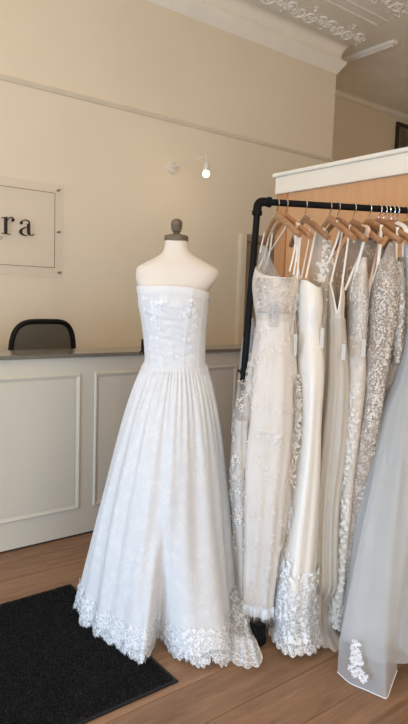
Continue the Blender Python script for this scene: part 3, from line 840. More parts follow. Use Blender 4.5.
class Skirt(Loft):
    def __init__(s):
        s.L = wz; s.rm = 0.33; s.disp = None; s.ph = RNG.uniform(0, 6, 12)
    def S(s, th, t, off=0.0):
        th, t = np.broadcast_arrays(np.asarray(th, float), np.asarray(t, float))
        # waist oval in world angles
        hw_, hb = 31.5 * DM / FPX, 0.116
        cr = np.cos(th) * RH[0] + np.sin(th) * RH[1]; cf = np.cos(th) * FH[0] + np.sin(th) * FH[1]
        rw = 1.0 / np.sqrt((cr / hw_) ** 2 + (cf / hb) ** 2)
        rh = hermite(an3, rd3, th)
        # smooth hem used high up, folded hem low down
        rs = 1.0 / np.sqrt((cr / 0.362) ** 2 + (cf / 0.40) ** 2)
        k = np.clip((t - 0.45) / 0.55, 0, 1) ** 1.35
        rh = rs * (1 - k) + rh * k
        g = 0.20 * (1 - np.exp(-t * 7.0)) + 0.80 * t
        r = rw + (rh - rw) * g
        gather = 0.0024 * np.cos(64 * th + 3 * np.sin(5 * th)) * np.exp(-((t - 0.03) / 0.10) ** 2) + 0.0022 * np.cos(41 * th + 2 * np.sin(3 * th)) * np.exp(-((t - 0.16) / 0.18) ** 2)
        fold = np.cos(13 * th + 1.3 * np.sin(2 * th) + 0.5 * np.sin(4 * t)) * 0.55 + np.cos(21 * th + 1.1 * np.sin(3 * th + 1) + 1.2 * t) * 0.45
        r = r + gather + fold * 0.017 * np.clip(t * 1.6, 0, 1) * (1 - 0.35 * t) + off
        cx = wc[0] + (hc[0] - wc[0]) * t; cy = wc[1] + (hc[1] - wc[1]) * t
        return np.stack([cx + r * np.cos(th), cy + r * np.sin(th), wz * (1 - t) + 0 * r], -1)
    def frame(s, th, t, off=0.0):
        e = 1e-3; p = s.S(th, t, off); du = s.S(th + e, t, off) - p; dv = s.S(th, t + e, off) - p
        du /= np.linalg.norm(du, axis=-1, keepdims=True); dv /= np.linalg.norm(dv, axis=-1, keepdims=True)
        n = np.cross(du, -dv); n /= np.linalg.norm(n, axis=-1, keepdims=True)
        return p, du, dv, n


sk = Skirt()
def hem_edge(th):
    sc = np.abs(np.sin(th * 15 + 0.8 * np.sin(3 * th))) ** 0.6
    return 0.962 + 0.032 * sc + 0.004 * np.sin(th * 150)
o = sk.mesh('skirt', M['white_lace'], wg, 420, 110, 0.0, lambda th: 0.954 + 0.006 * np.sin(th * 9) + 0.006 * np.sin(th * 23)); ml(o)
o = sk.mesh('hem_lace', M['open_lace'], wg, 900, 16, 0.885, hem_edge, 0.004); ml(o)
o = motif_part(sk, 'hem_motifs', M['motif_white'], wg, [(420, -PI, PI, 0.88, 0.962)], 5, 0.009, 0.005, 15, 0.36, 0.08); ml(o)
wb = sk.mesh('waistband', M['white_cloth'], wg, 180, 4, -0.012, 0.012, 0.0035); ml(wb)
o = fringe(sk, 'hem_eyelash', M['motif_white'], wg, -PI, PI, 0.968, 900, 0.018, 9, 0.004, 0.0012); ml(o)

# train of the gown, spread on the floor to the right of the skirt
tb = [at_z(x, y, z) for x, y, z in ((200, 640, .03), (218, 655, .006), (232, 662, .006), (243, 667, .006), (253, 667, .006), (260.5, 664, .006), (262, 655, .008), (256, 644, .03))]
tm = [at_depth(x, y, d) for x, y, d in ((203, 605, 2.66), (216, 612, 2.60), (228, 616, 2.53), (234, 622, 2.47), (239, 625, 2.45), (244, 626, 2.45), (247, 622, 2.50), (246, 615, 2.56))]
tt_ = [at_depth(x, y, d) for x, y, d in ((218, 555, 2.74), (222, 555, 2.73), (226, 556, 2.72), (230, 556, 2.71), (233, 556, 2.70), (235, 556, 2.70), (236, 555, 2.72), (235, 553, 2.76))]
q = np.linspace(0, 7, 120); ix = np.arange(8.0)
ev = [np.stack([hermite(ix, np.array(r)[:, k], q) for k in range(3)], -1) for r in (tt_, tm, tb)]
rowsV = []
for t in np.linspace(0, 1, 40):
    rowsV.append(np.stack([(1 - t) ** 2 * ev[0][:, k] + 2 * t * (1 - t) * ev[1][:, k] + t * t * ev[2][:, k] for k in range(3)], -1) + (np.sin(q * 5 + 3 * t) * 0.006 * t)[:, None] * np.array([-FH[0], -FH[1], 0.4]))
TV = np.array(rowsV); TV[..., 2] = np.maximum(TV[..., 2], 0.004)
tuv = np.stack(np.broadcast_arrays(q[None, :] * 0.035, -np.linspace(0, 0.7, 40)[:, None]), -1)
ml(grid('train', TV[:33], tuv[:33], M['grey_open_lace'], wg))
TL = TV[28:].copy(); TL[..., 2] += 0.003; e = TL[-1]; sh = np.abs(np.sin(q * 3.2))[:, None] * 0.012
TL[-1] = e + sh * np.array([-FH[0], -FH[1], 0]) ; TL[..., 2] = np.maximum(TL[..., 2], 0.005)
ml(grid('train_lace', TL, tuv[28:] * 1.0, M['open_lace'], wg))
# small black clip that takes in the bodice at the back
cp_ = at_depth(143.5, 345, 2.70)
ck = thing('spring_clip', 'small black clip pinching the back of the white bodice', 'clip', loc=tuple(cp_))
for s in (-1, 1):
    MB().box(-0.006, 0.006, -0.02, 0.02, s * 0.006 - 0.002, s * 0.006 + 0.002, 0.001).build('jaw', M['chair_frame'], ck)
    MB().tube([(0, -0.016, s * 0.006), (-0.006, -0.026, s * 0.016), (-0.004, -0.03, s * 0.02), (0.002, -0.02, s * 0.012)], 0.002, 6).build('lever', M['chair_frame'], ck, True)
ck.rotation_euler = (PI / 2, 0, -YAW + 0.4); ck.scale = (1.3, 1.3, 1.3)

# ================================================================== CLOTHES RAIL
pb_ = at_z(224, 620, 0.0)                       # foot of the upright
pt_ = at_depth(258, 204, 2.60)                  # its top elbow
ra, rb = at_depth(258, 201.5, 2.60), None
pt_[2] = ra[2] - 0.02
rdir = np.array([0.877, -0.480, 0.0]); rdir /= np.linalg.norm(rdir)
RLEN = 1.08
def rail_pt(s): return ra + rdir * s
def rail_s(px):       # distance along the rail seen at an image column
    lo, hi = -0.2, 1.6
    for _ in range(50):
        mid = (lo + hi) / 2; v = CAM @ (rail_pt(mid) - C0); x = 204 + FPX * v[0] / v[2]
        if x < px: lo = mid
        else: hi = mid
    return (lo + hi) / 2
rk = thing('clothes_rail', 'black pipe clothes rail with elbow fittings carrying the gowns', 'clothes rack', loc=(pb_[0], pb_[1], 0))
def rl(o): o.location = (-pb_[0], -pb_[1], 0); return o
R = 0.0145
rl(MB().tube([rail_pt(0.035), rail_pt(RLEN - 0.035)], R, 16).build('rail', M['black_pipe'], rk, True))
for s_, sg_ in ((0.0, 1), (RLEN, -1)):
    topp = rail_pt(s_); foot = np.array([pb_[0], pb_[1], 0]) + rdir * (s_ * 0.97)
    ax = (foot - topp); ax /= np.linalg.norm(ax)
    rl(MB().tube([topp + ax * 0.035, foot + np.array([0, 0, 0.05])], R, 16).build('upright', M['black_pipe'], rk, True))
    el = [topp + rdir * sg_ * 0.05, topp + rdir * sg_ * 0.022] + [topp + rdir * sg_ * 0.022 * (1 - math.sin(a)) + ax * 0.022 * (1 - math.cos(a)) for a in (0.4, 0.8, 1.2, PI / 2)] + [topp + ax * 0.05]
    rl(MB().tube(el, 0.019, 16).build('elbow', M['black_pipe'], rk, True))
    for q_ in (topp + rdir * sg_ * 0.05, topp + ax * 0.05):
        d_ = rdir if q_ is not None and abs((q_ - topp) @ rdir) > 0.02 else ax
        rl(MB().tube([q_ - d_ * 0.008, q_ + d_ * 0.008], 0.0225, 16).build('collar', M['black_pipe'], rk, True))
    fd = np.array([-rdir[1], rdir[0], 0])
    if s_ > 0: rl(MB().tube([foot + fd * 0.28 + np.array([0, 0, 0.05]), foot - fd * 0.28 + np.array([0, 0, 0.05])], R, 12).build('foot_bar', M['black_pipe'], rk, True))
    for e_ in ((0.26, -0.26) if s_ > 0 else (0.26,)):
        cpos = foot + fd * e_
        rl(MB().lathe([(0.010, -0.012), (0.024, -0.010), (0.025, 0.0), (0.024, 0.010), (0.010, 0.012)], (cpos[0], cpos[1], 0.026), 16, 'x').build('caster', M['black_pipe'], rk, True))
# screw of the clamp on the upright
hp = at_depth(243.5, 372, 2.60)
tpos = ra + (np.array([pb_[0], pb_[1], 0]) - ra) * ((ra[2] - hp[2]) / ra[2])
rl(MB().tube([tpos, tpos - RH * 0.02, tpos - RH * 0.026 + np.array([0, 0, 0.008])], 0.005, 8).build('clamp_screw', M['black_pipe'], rk, True))
rl(MB().tube([tpos + np.array([0, 0, -0.012]), tpos + np.array([0, 0, 0.012])], 0.018, 12).build('clamp', M['black_pipe'], rk, True))
# caster foot seen between the gowns
fc = at_z(258, 646, 0.0)
g0 = np.array([fc[0], fc[1], 0.0])
rl(MB().tube([np.array([pb_[0], pb_[1], 0.05]) + np.array([-rdir[1], rdir[0], 0]) * 0.28, np.array([pb_[0], pb_[1], 0.05]), g0 + np.array([0, 0, 0.065])], R, 12).build('foot_bar', M['black_pipe'], rk, True))
rl(MB().lathe([(0.012, -0.02), (0.030, -0.018), (0.033, 0.0), (0.030, 0.018), (0.012, 0.02)], (g0[0], g0[1], 0.034), 18, 'x').box(g0[0] - 0.024, g0[0] + 0.024, g0[1] - 0.02, g0[1] + 0.02, 0.055, 0.095, 0.005).build('caster', M['black_pipe'], rk, True))

# ---- hangers
def hanger_mesh():
    b = MB(); pts = []; n = 25
    for i in range(n):
        u = -1 + 2 * i / (n - 1)
        pts.append((0.205 * u, 0.022 * u * u - 0.0, -0.100 * abs(u) ** 1.2 + 0.004))
    def sec(i, t):
        u = abs(-1 + 2 * t); h = 0.0175 - 0.005 * u; w = 0.0065 + 0.006 * u
        return [(w * math.cos(a), h * math.sin(a)) for a in np.linspace(0, 2 * PI, 10, endpoint=False)]
    b.sweep(pts, sec, up=(0, 0, 1)); return b
def hook_mesh(drop):
    b = MB(); r = 0.021; pts = [(0, 0, 0.018), (0, 0, drop - 0.035)]
    for a in np.linspace(-0.35 * PI, 1.0 * PI, 18):
        pts.append((r * math.cos(a), 0, drop + r * math.sin(a) * 1.0))
    b.tube(pts, 0.0022, 6); return b
HDIR0 = math.atan2(RH[1] * 0.27 - FH[1] * 0.963, RH[0] * 0.27 - FH[0] * 0.963)      # near end points to the right of the view
hk = [(277.5, 0.055, 0.0), (286, 0.06, 0.05), (305.5, 0.06, -0.04), (330, 0.055, -0.06), (338, 0.06, 0.03), (354, 0.065, 0.0), (369, 0.06, 0.10), (379, 0.055, 0.16), (384, 0.06, 0.2), (388, 0.06, 0.1), (392, 0.06, 0.22), (396.5, 0.06, 0.12), (406, 0.06, -0.02)]
HANG = []
hang_lab = ['wooden hanger at the elbow end of the rail', 'wooden hanger holding the strapless appliqued gown', 'wooden hanger holding the smooth satin gown', 'wooden hanger holding the sheer lace overdress',
            'wooden hanger holding the thin-strapped crepe gown', 'wooden hanger holding the slim lace column gown', 'wooden hanger holding the grey beaded gown'] + ['wooden hanger next along the rail after the grey beaded gown', 'second wooden hanger in the tight bunch after the grey beaded gown', 'third wooden hanger in the tight bunch, under a folded ivory ribbon', 'fourth wooden hanger in the tight bunch after the grey beaded gown', 'last wooden hanger of the tight bunch before the tulle gown'] + ['wooden hanger holding the full tulle gown']
hm = None
for i, (px_, drop, da) in enumerate(hk):
    s_ = rail_s(px_); p = rail_pt(s_); org = p + np.array([0, 0, R - 0.019 - drop])
    h = thing('coat_hanger', hang_lab[i], 'hanger', 'wooden hangers on the clothes rail', tuple(org), HDIR0 + da)
    if hm is None:
        hm = hanger_mesh().build('body', M['hanger'], h, True); hm_me = hm.data
    else:
        o = bpy.data.objects.new('body', hm_me); COL.objects.link(o); o.parent = h
    hook_mesh(drop).build('hook', M['chrome'], h, True)
    HANG.append((org, HDIR0 + da))
def hp_(i, u, dz=0.0):
    """point on hanger i at arm fraction u (+ = near end)"""
    org, a = HANG[i]
    return org + np.array([math.cos(a), math.sin(a), 0]) * 0.205 * u + np.array([0, 0, -0.100 * abs(u) ** 1.2 + dz])


# ================================================================== GOWNS ON THE RAIL
GR = 'bridal gowns hanging on the rail'
def gown(label, loft):
    p = loft.P[-1]
    o = thing('bridal_gown', label, 'dress', GR, (p[1], p[2], 0)); o['_p'] = 0
    del o['_p']
    return o, (lambda ob: (setattr(ob, 'location', (-p[1], -p[2], 0)), ob)[1])
FR = (-PI * 0.98, -PI * 0.02)           # the half that looks to the room

# 1. strapless appliqued gown
rows = [(268, 255, 295, 2.60, .105), (276, 253, 298, 2.60, .115), (287, 252, 299, 2.60, .12), (303, 253.5, 297, 2.60, .115), (322, 256, 294, 2.60, .10), (345, 253, 295, 2.60, .115), (372, 248, 297, 2.59, .14),
        (400, 244, 298, 2.58, .15), (440, 240, 297, 2.57, .15), (480, 239, 292, 2.56, .15), (540, 239, 285, 2.58, .15), (580, 238, 279, 2.61, .15), (605, 238, 277, 2.63, .15)]
g1 = Loft(rows, [(7, 0.0, 0.06, False), (13, 0.0, 0.035, False)], 2.15, 1)
G, at = gown('strapless ivory gown with leafy lace applique and fringed hem beside the rail upright', g1)
sweet = lambda th: 0.010 + 0.016 * np.cos(2 * (th + 1.9)) + 0.022 * np.exp(-((np.mod(th, 2 * PI) - 5.35) / 0.55) ** 2)
at(g1.mesh('bodice', M['ivory_lace'], G, 120, 40, sweet, 0.16)); at(g1.mesh('skirt', M['ivory_cloth'], G, 150, 70, 0.155, 0.985))
at(motif_part(g1, 'silver_bead_embroidery', M['thread'], G, [(420, -2.9, -1.2, 0.035, 0.13, 14), (120, -2.0, -1.55, 0.10, 0.17)], 4, 0.0035, 0.003, 21, 0.45, 0.2))
at(motif_part(g1, 'lace_applique', M['motif'], G, [(520, -0.95, -0.10, 0.08, 0.60, 34), (420, -PI - 0.25, -2.45, 0.28, 0.66, 30), (360, -2.5, -0.6, 0.45, 0.95, 40), (160, -2.6, -0.8, 0.18, 0.4, 16)], 4, 0.011, 0.003, 22, 0.24, 0.15))
at(motif_part(g1, 'leaf_trim', M['motif'], G, [(240, -0.75, 0.05, 0.30, 0.62, 20), (90, -0.6, 0.0, 0.62, 0.80, 9)], 3, 0.021, 0.003, 25, 0.22, 0.45))
at(fringe(g1, 'hem_fringe', M['motif_white'], G, -PI, 0.3, 0.955, 420, 0.055, 4, 0.004, 0.0016))
# leafy wing of sheer lace that falls beside the upright
rows = [(318, 248, 254, 2.72, .015), (350, 240.5, 256, 2.72, .025), (375, 238.5, 252, 2.66, .03), (400, 236, 250, 2.52, .05), (440, 232.5, 250, 2.52, .06), (470, 230.5, 252, 2.54, .07), (520, 231.5, 255, 2.58, .08), (590, 234.5, 256, 2.60, .08)]
w1 = Loft(rows, [(5, 0.05, 0.15, False)], 2, 5)
at(w1.mesh('side_veil', M['tulle'], G, 60, 40)); at(w1.mesh('veil_lining', M['ivory_lace'], G, 50, 30, 0.35, 1.0, -0.006)); at(motif_part(w1, 'veil_leaves', M['motif'], G, [(150, -PI - 0.4, -1.6, 0.2, 0.85, 22)], 3, 0.012, 0.002, 23, 0.22, 0.2))
for a, b in ((hp_(1, 0.55), g1.S(-1.05, 0.012)), (hp_(1, 0.60), g1.S(-0.85, 0.02)), (hp_(1, -0.62), g1.S(2.0, 0.01)), (hp_(1, -0.8), g1.S(2.45, 0.005))):
    at(strap('hanging_loop', [a + np.array([0, 0, 0.02]), (a + b) / 2 + RH * 0.006, b], 0.007, M['ribbon'], G))
at(strap('hanging_loop', [hp_(1, 0.62) + np.array([0, 0, 0.022]), hp_(1, 0.66) + RH * 0.014 + np.array([0, 0, -0.01]), hp_(1, 0.62) + RH * 0.01 + np.array([0, 0, -0.05]), g1.S(-0.6, 0.03)], 0.009, M['ribbon'], G))

# 0. sheer gown on the first hanger, mostly behind the strapless one
rows = [(246, 260, 267, 2.76, .03), (262, 257.5, 272, 2.76, .06), (290, 257, 288, 2.74, .08), (400, 250, 290, 2.73, .10), (600, 246, 280, 2.74, .12)]
g0_ = Loft(rows, [(6, 0.03, 0.08, False)], 2, 6)
G, at = gown('sheer grey tulle gown half hidden behind the strapless appliqued gown', g0_)
at(g0_.mesh('body', M['tulle'], G, 70, 50)); at(strap('strap', [hp_(0, -0.7) + np.array([0, 0, .01]), g0_.S(-2.6, 0.02)], 0.006, M['ribbon'], G)); at(strap('strap', [hp_(0, 0.6) + np.array([0, 0, .01]), g0_.S(-0.5, 0.02)], 0.006, M['ribbon'], G))

# 2. smooth satin gown with lace puddle
rows = [(279, 299, 319, 2.58, .09), (290, 297, 321, 2.58, .105), (303, 296.5, 322, 2.58, .11), (330, 298, 321, 2.58, .09), (360, 297, 323, 2.58, .12), (420, 296, 320, 2.58, .13), (470, 291, 319, 2.57, .13), (520, 284, 317, 2.56, .13),
        (570, 278, 314, 2.54, .14), (605, 274, 313, 2.54, .15), (630, 271, 318, 2.53, .17), (644, 267.5, 322, 2.51, .18)]
g2 = Loft(rows, [(3, 0.02, 0.06, False), (6, 0.0, 0.05, False)], 2.1, 12)
G, at = gown('smooth ivory satin gown with beaded lace puddling at the hem', g2)
vneck = lambda th: 0.004 + 0.02 * np.clip(np.cos(th + 1.0), 0, 1) ** 3
at(g2.mesh('bodice', M['satin'], G, 110, 30, vneck, 0.18)); at(g2.mesh('skirt', M['satin'], G, 130, 70, 0.175, 0.90)); at(g2.mesh('hem_lace', M['open_lace'], G, 300, 16, 0.84, lambda th: 0.990 + 0.004 * np.abs(np.sin(th * 11)), 0.005))
at(g2.mesh('hem_lining', M['tulle_dense'], G, 120, 14, 0.88, 0.975, 0.001))
at(motif_part(g2, 'hem_applique', M['motif_white'], G, [(150, -2.9, -0.2, 0.80, 0.97, 18), (60, -3.0, -2.2, 0.62, 0.82, 8)], 5, 0.011, 0.006, 31, 0.36, 0.3))
at(motif_part(g2, 'side_beading', M['bead'], G, [(130, -0.62, -0.25, 0.02, 0.165)], 4, 0.006, 0.004, 32, 0.45, 0.4))
at(strap('strap', [hp_(2, 0.35) + np.array([0, 0, .022]), hp_(2, 0.45) + RH * 0.012 + np.array([0, 0, -.02]), g2.S(-2.2, 0.0)], 0.008, M['ribbon'], G)); at(strap('strap', [hp_(2, 0.2) + np.array([0, 0, .02]), hp_(2, .3) + np.array([0, 0, -.05]), g2.S(-2.7, 0.0)], 0.006, M['ribbon'], G))
at(strap('strap', [hp_(2, -0.6) + np.array([0, 0, .01]), g2.S(2.2, 0.005)], 0.006, M['ribbon'], G))

# 3. sheer lace overdress whose shoulder shows between the hangers
rows = [(231, 318, 327, 2.66, .04), (243, 314, 331, 2.66, .06), (262, 311, 333, 2.66, .08), (285, 309, 332, 2.66, .09), (330, 312, 330, 2.66, .07), (400, 308, 332, 2.67, .09), (520, 300, 330, 2.67, .10), (640, 296, 326, 2.62, .12)]
g3 = Loft(rows, [(8, 0.03, 0.09, False)], 2, 13)
G, at = gown('sheer lace overdress with embroidered shoulders between satin and crepe gowns', g3)
at(g3.mesh('sheer_body', M['tulle_ivory'], G, 80, 50)); at(g3.mesh('lining', M['crepe'], G, 70, 40, 0.18, 0.99, -0.006))
at(motif_part(g3, 'shoulder_embroidery', M['motif'], G, [(130, -1.9, -0.1, 0.0, 0.13, 14), (40, -2.8, -0.4, 0.1, 0.3, 8)], 4, 0.009, 0.002, 33, 0.4, 0.2))
at(strap('strap', [hp_(3, 0.42) + np.array([0, 0, .022]), hp_(3, 0.5) + np.array([0, 0, -.04]), at_depth(319.5, 284, 2.60)], 0.009, M['ribbon'], G))

# 4. crepe gown on thin straps
rows = [(284, 325, 343, 2.62, .07), (296, 324, 344, 2.62, .085), (312, 325, 343, 2.62, .085), (345, 325, 345, 2.62, .08), (380, 323, 347, 2.62, .10), (430, 318, 346, 2.62, .11), (500, 313, 337, 2.61, .11), (570, 311, 335, 2.60, .12), (630, 309, 336, 2.57, .13), (648, 310, 342, 2.53, .15)]
g4 = Loft(rows, [(5, 0.03, 0.09, False), (11, 0.02, 0.06, False)], 2, 14)
G, at = gown('pleated champagne crepe gown hung by thin straps with a deep scooped neckline', g4)
scoop = lambda th: 0.0 + 0.085 * np.exp(-((np.mod(th, 2 * PI) - 4.60) / 0.36) ** 2)
at(g4.mesh('bodice', M['crepe'], G, 110, 30, scoop, 0.2)); at(g4.mesh('skirt', M['crepe'], G, 130, 60, 0.195, 0.93)); at(g4.mesh('tulle_overlay', M['tulle_ivory'], G, 130, 50, 0.10, 0.995, 0.006))
at(strap('neckline_piping', [g4.S(a, float(scoop(np.array(a))) - 0.001, 0.002) for a in np.linspace(3.7, 5.5, 17)], 0.007, M['ribbon'], G))
at(strap('strap', [hp_(4, 0.30) + np.array([0, 0, .02]), hp_(4, 0.3) - RH * .01 + np.array([0, 0, -.06]), g4.S(4.0, 0.0)], 0.008, M['ribbon'], G)); at(strap('strap', [hp_(4, 0.55) + np.array([0, 0, .02]), g4.S(5.3, 0.0)], 0.008, M['ribbon'], G))

# 5. slim lace column gown
rows = [(258, 357, 366, 2.62, .05), (275, 352, 366, 2.62, .075), (292, 348, 366, 2.62, .085), (312, 348.5, 367, 2.62, .085), (340, 347, 365, 2.62, .08), (372, 343, 365, 2.62, .10), (420, 339.5, 360, 2.61, .10), (480, 336, 352, 2.60, .10), (540, 332, 347, 2.60, .10), (595, 327, 341, 2.59, .11), (620, 325, 339, 2.58, .11)]
g5 = Loft(rows, [(4, 0.02, 0.07, False)], 2, 15)
G, at = gown('slim ivory lace column gown with glittering embroidered bodice', g5)
at(g5.mesh('bodice', M['ivory_lace'], G, 90, 36, lambda th: 0.0 + 0.06 * np.clip(-np.cos(th + 0.4), 0, 1), 0.25)); at(g5.mesh('skirt', M['ivory_lace'], G, 100, 60, 0.245, 0.985))
at(motif_part(g5, 'bodice_embroidery', M['sequin'], G, [(1100, -3.0, -0.1, 0.045, 0.24, 60)], 4, 0.0042, 0.003, 41, 0.45, 0.3))
at(motif_part(g5, 'lace_applique', M['motif'], G, [(420, -3.1, -1.5, 0.35, 0.98), (120, -3.1, -0.4, 0.92, 0.99)], 4, 0.010, 0.003, 42, 0.36, 0.3))
at(strap('strap', [hp_(5, 0.42) + np.array([0, 0, .02]), hp_(5, .5) + np.array([0, 0, -.05]), at_depth(345, 290, 2.58)], 0.010, M['ribbon'], G)); at(strap('strap', [hp_(5, 0.60) + np.array([0, 0, .02]), g5.S(-2.6, 0.07), g5.S(-2.7, 0.12)], 0.011, M['ribbon'], G))
at(strap('shoulder_knot', [hp_(5, 0.5) + np.array([0, 0, .024]), hp_(5, .62) + np.array([0, 0, .018]) - FH * .014, hp_(5, .6) + np.array([0, 0, -.02]) - FH * .012], 0.016, M['pink_strap'], G))

# sheer taupe gown behind the beaded ones
rows = [(240, 348, 372, 2.80, .04), (258, 339, 392, 2.80, .07), (285, 334, 396, 2.80, .09), (340, 334, 396, 2.80, .10), (460, 330, 392, 2.80, .12), (600, 320, 385, 2.78, .13)]
gs = Loft(rows, [(9, 0.03, 0.06, False), (15, 0.02, 0.03, False)], 2, 27)
G, at = gown('sheer taupe tulle gown behind the lace column and beaded gowns', gs)
at(gs.mesh('outer_tulle', M['tulle_taupe'], G, 110, 50)); at(gs.mesh('lining', M['taupe'], G, 90, 40, 0.14, 0.99, -0.012))
at(motif_part(gs, 'shoulder_embroidery', M['bead'], G, [(220, -2.8, -0.3, 0.02, 0.2, 18)], 4, 0.007, 0.002, 71, 0.4, 0.15))
at(strap('strap', [hp_(7, -0.3) + np.array([0, 0, .015]), gs.S(-1.3, 0.0)], 0.012, M['pink_strap'], G)); at(strap('strap', [hp_(6, -0.5) + np.array([0, 0, .015]), gs.S(-2.2, 0.01)], 0.012, M['ribbon'], G))

# 6. grey beaded tank gown
rows = [(243, 383, 395, 2.60, .03), (255, 380, 395, 2.60, .05), (270, 374, 397, 2.60, .08), (292, 369, 397, 2.60, .095), (315, 367, 397, 2.60, .095), (342, 366, 391, 2.60, .09), (372, 362, 386, 2.60, .10), (402, 359.5, 381, 2.60, .10), (432, 355, 376, 2.59, .10), (470, 349, 368, 2.59, .10), (530, 342, 357, 2.59, .09), (600, 335, 349, 2.59, .09), (616, 334, 347, 2.59, .09)]
g6 = Loft(rows, [(4, 0.01, 0.06, False)], 2.1, 16)
G, at = gown('grey-beige tank gown encrusted with silver beading', g6)
tank = lambda th: 0.0 + 0.07 * np.clip(-np.cos(th + 0.25), 0, 1) ** 1.5
at(g6.mesh('bodice', M['grey_lace'], G, 110, 40, tank, 0.3)); at(g6.mesh('skirt', M['grey_lace'], G, 100, 60, 0.295, 1.0))
at(motif_part(g6, 'silver_beading', M['sequin'], G, [(900, -2.6, -0.7, 0.06, 0.30, 40), (700, -2.4, -0.9, 0.28, 0.55, 40), (200, -2.7, -1.2, 0.55, 0.98)], 3, 0.0042, 0.003, 51, 0.5, 0.3))
at(strap('shoulder_edge', [hp_(6, 0.48) + np.array([0, 0, .024]), g6.S(-2.75, 0.065), g6.S(-2.9, 0.11), g6.S(-3.0, 0.17)], 0.014, M['ribbon'], G)); at(strap('strap', [hp_(6, 0.30) + np.array([0, 0, .02]), hp_(6, .42) + np.array([0, 0, -.05]), at_depth(368, 292, 2.56)], 0.012, M['pink_strap'], G))
at(strap('shoulder_edge', [hp_(7, 0.62) + np.array([0, 0, .024]), g6.S(-0.35, 0.035), g6.S(-0.2, 0.09)], 0.012, M['ribbon'], G))

# 7. beaded sleeve gown
rows = [(262, 393, 402, 2.58, .03), (285, 394, 404, 2.57, .04), (305, 394.5, 404, 2.56, .04), (330, 392.5, 402.5, 2.56, .035), (350, 392.5, 401, 2.56, .03), (363, 393.5, 399.5, 2.56, .018)]
g7 = Loft(rows, [(3, 0.03, 0.05, False)], 2, 17)
rows = [(258, 396, 411, 2.66, .06), (290, 392, 414, 2.66, .09), (340, 386, 412, 2.66, .09), (400, 378, 412, 2.66, .11), (500, 366, 410, 2.66, .12), (620, 352, 405, 2.66, .13)]
g7b = Loft(rows, [(6, 0.03, 0.08, False)], 2, 18)
G, at = gown('champagne beaded gown with a hanging beaded sleeve', g7b)
at(g7b.mesh('body', M['beige_lace'], G, 90, 50)); at(g7.mesh('sleeve', M['beige_lace'], G, 50, 30))
at(motif_part(g7, 'sleeve_beading', M['bead'], G, [(330, -3.1, 0.0, 0.02, 0.98)], 4, 0.0055, 0.002, 61, 0.45, 0.3))
at(strap('shoulder_ribbon', [hp_(9, 0.3) + np.array([0, 0, .026]), hp_(9, 0.55) + np.array([0, 0, .02]) - FH * .02, hp_(9, .7) + np.array([0, 0, -.02]) - FH * .02], 0.020, M['ribbon'], G))
at(strap('strap', [hp_(8, 0.6) + np.array([0, 0, .02]), g7b.S(-2.2, 0.0)], 0.010, M['ribbon'], G))

# 8. full tulle gown that spreads forward over the floor
rows = [(318, 405, 427, 2.58, .08), (350, 401, 429, 2.58, .10), (380, 393, 431, 2.58, .12), (405, 382, 433, 2.58, .13), (440, 371, 436, 2.57, .16), (480, 362.5, 440, 2.55, .17), (520, 356, 440, 2.53, .18), (560, 351, 438, 2.50, .19), (600, 346, 436, 2.47, .20), (634, 342, 432, 2.44, .20)]
g8 = Loft(rows, [(5, 0.02, 0.05, False), (9, 0.01, 0.035, False), (17, 0.005, 0.02, False)], 2.3, 19, zmin=0.01)
G, at = gown('full pale tulle gown with a white flower spray near its hem', g8)
at(g8.mesh('tulle_skirt', M['tulle_dense'], G, 170, 80)); at(g8.mesh('underskirt', M['tulle_dense'], G, 110, 60, 0.05, 0.96, -0.02)); at(g8.mesh('lining', M['crepe'], G, 90, 50, 0.08, 0.80, -0.07))
rows = [(246, 404, 413, 2.62, .05), (270, 404, 422, 2.60, .09), (300, 404.5, 425, 2.58, .10), (328, 404, 427, 2.58, .09)]
g8b = Loft(rows, (), 2, 20)
at(g8b.mesh('bodice', M['white_lace'], G, 80, 30)); at(strap('strap', [hp_(12, 0.3) + np.array([0, 0, .02]), hp_(12, .4) + np.array([0, 0, -.05]), g8b.S(-2.6, 0.15)], 0.012, M['ribbon'], G))
# flat front panel of tulle, its corner lying on the boards
c0 = [at_z(*p) for p in ((337.5, 672, .008), (350, 683, .004), (366, 690, .004), (381, 696.5, .004), (387, 697.5, .004), (392, 684, .01), (397, 670, .03))]
c1 = [at_depth(*p) for p in ((339, 640, 2.24), (350, 640, 2.20), (365, 642, 2.17), (380, 645, 2.15), (388, 642, 2.15), (394, 634, 2.18), (399, 626, 2.22))]
c2 = [g8.S(a, 0.40, -0.012) for a in np.linspace(-2.75, -1.35, 7)]
q = np.linspace(0, 6, 100); ix = np.arange(7.0)
ev = [np.stack([hermite(ix, np.array(r)[:, k], q) for k in range(3)], -1) for r in (c2, c1, c0)]
ts = np.linspace(0, 1, 50)
PV = np.array([np.stack([hermite([0, .72, 1], np.stack([ev[0][:, k], ev[1][:, k], ev[2][:, k]])[:, j], t) for j in range(1) for k in range(1)], -1) if False else
               (ev[0] * (1 - t / .75) + ev[1] * (t / .75) if t < .75 else ev[1] * (1 - (t - .75) / .25) + ev[2] * ((t - .75) / .25)) + (np.sin(q * 2.4 + 1.5 * t) * 0.010 * (1 - t))[:, None] * np.array([-FH[0], -FH[1], 0]) for t in ts])
PV[..., 2] = np.maximum(PV[..., 2], 0.004)
puv = np.stack(np.broadcast_arrays(q[None, :] * 0.05, -ts[:, None] * 0.9), -1)
at(grid('train_panel', PV, puv, M['tulle_dense'], G))
at(MB().tube(list(PV[-1][::3]) , 0.0022, 6).build('train_edging', M['motif_white'], G, True))
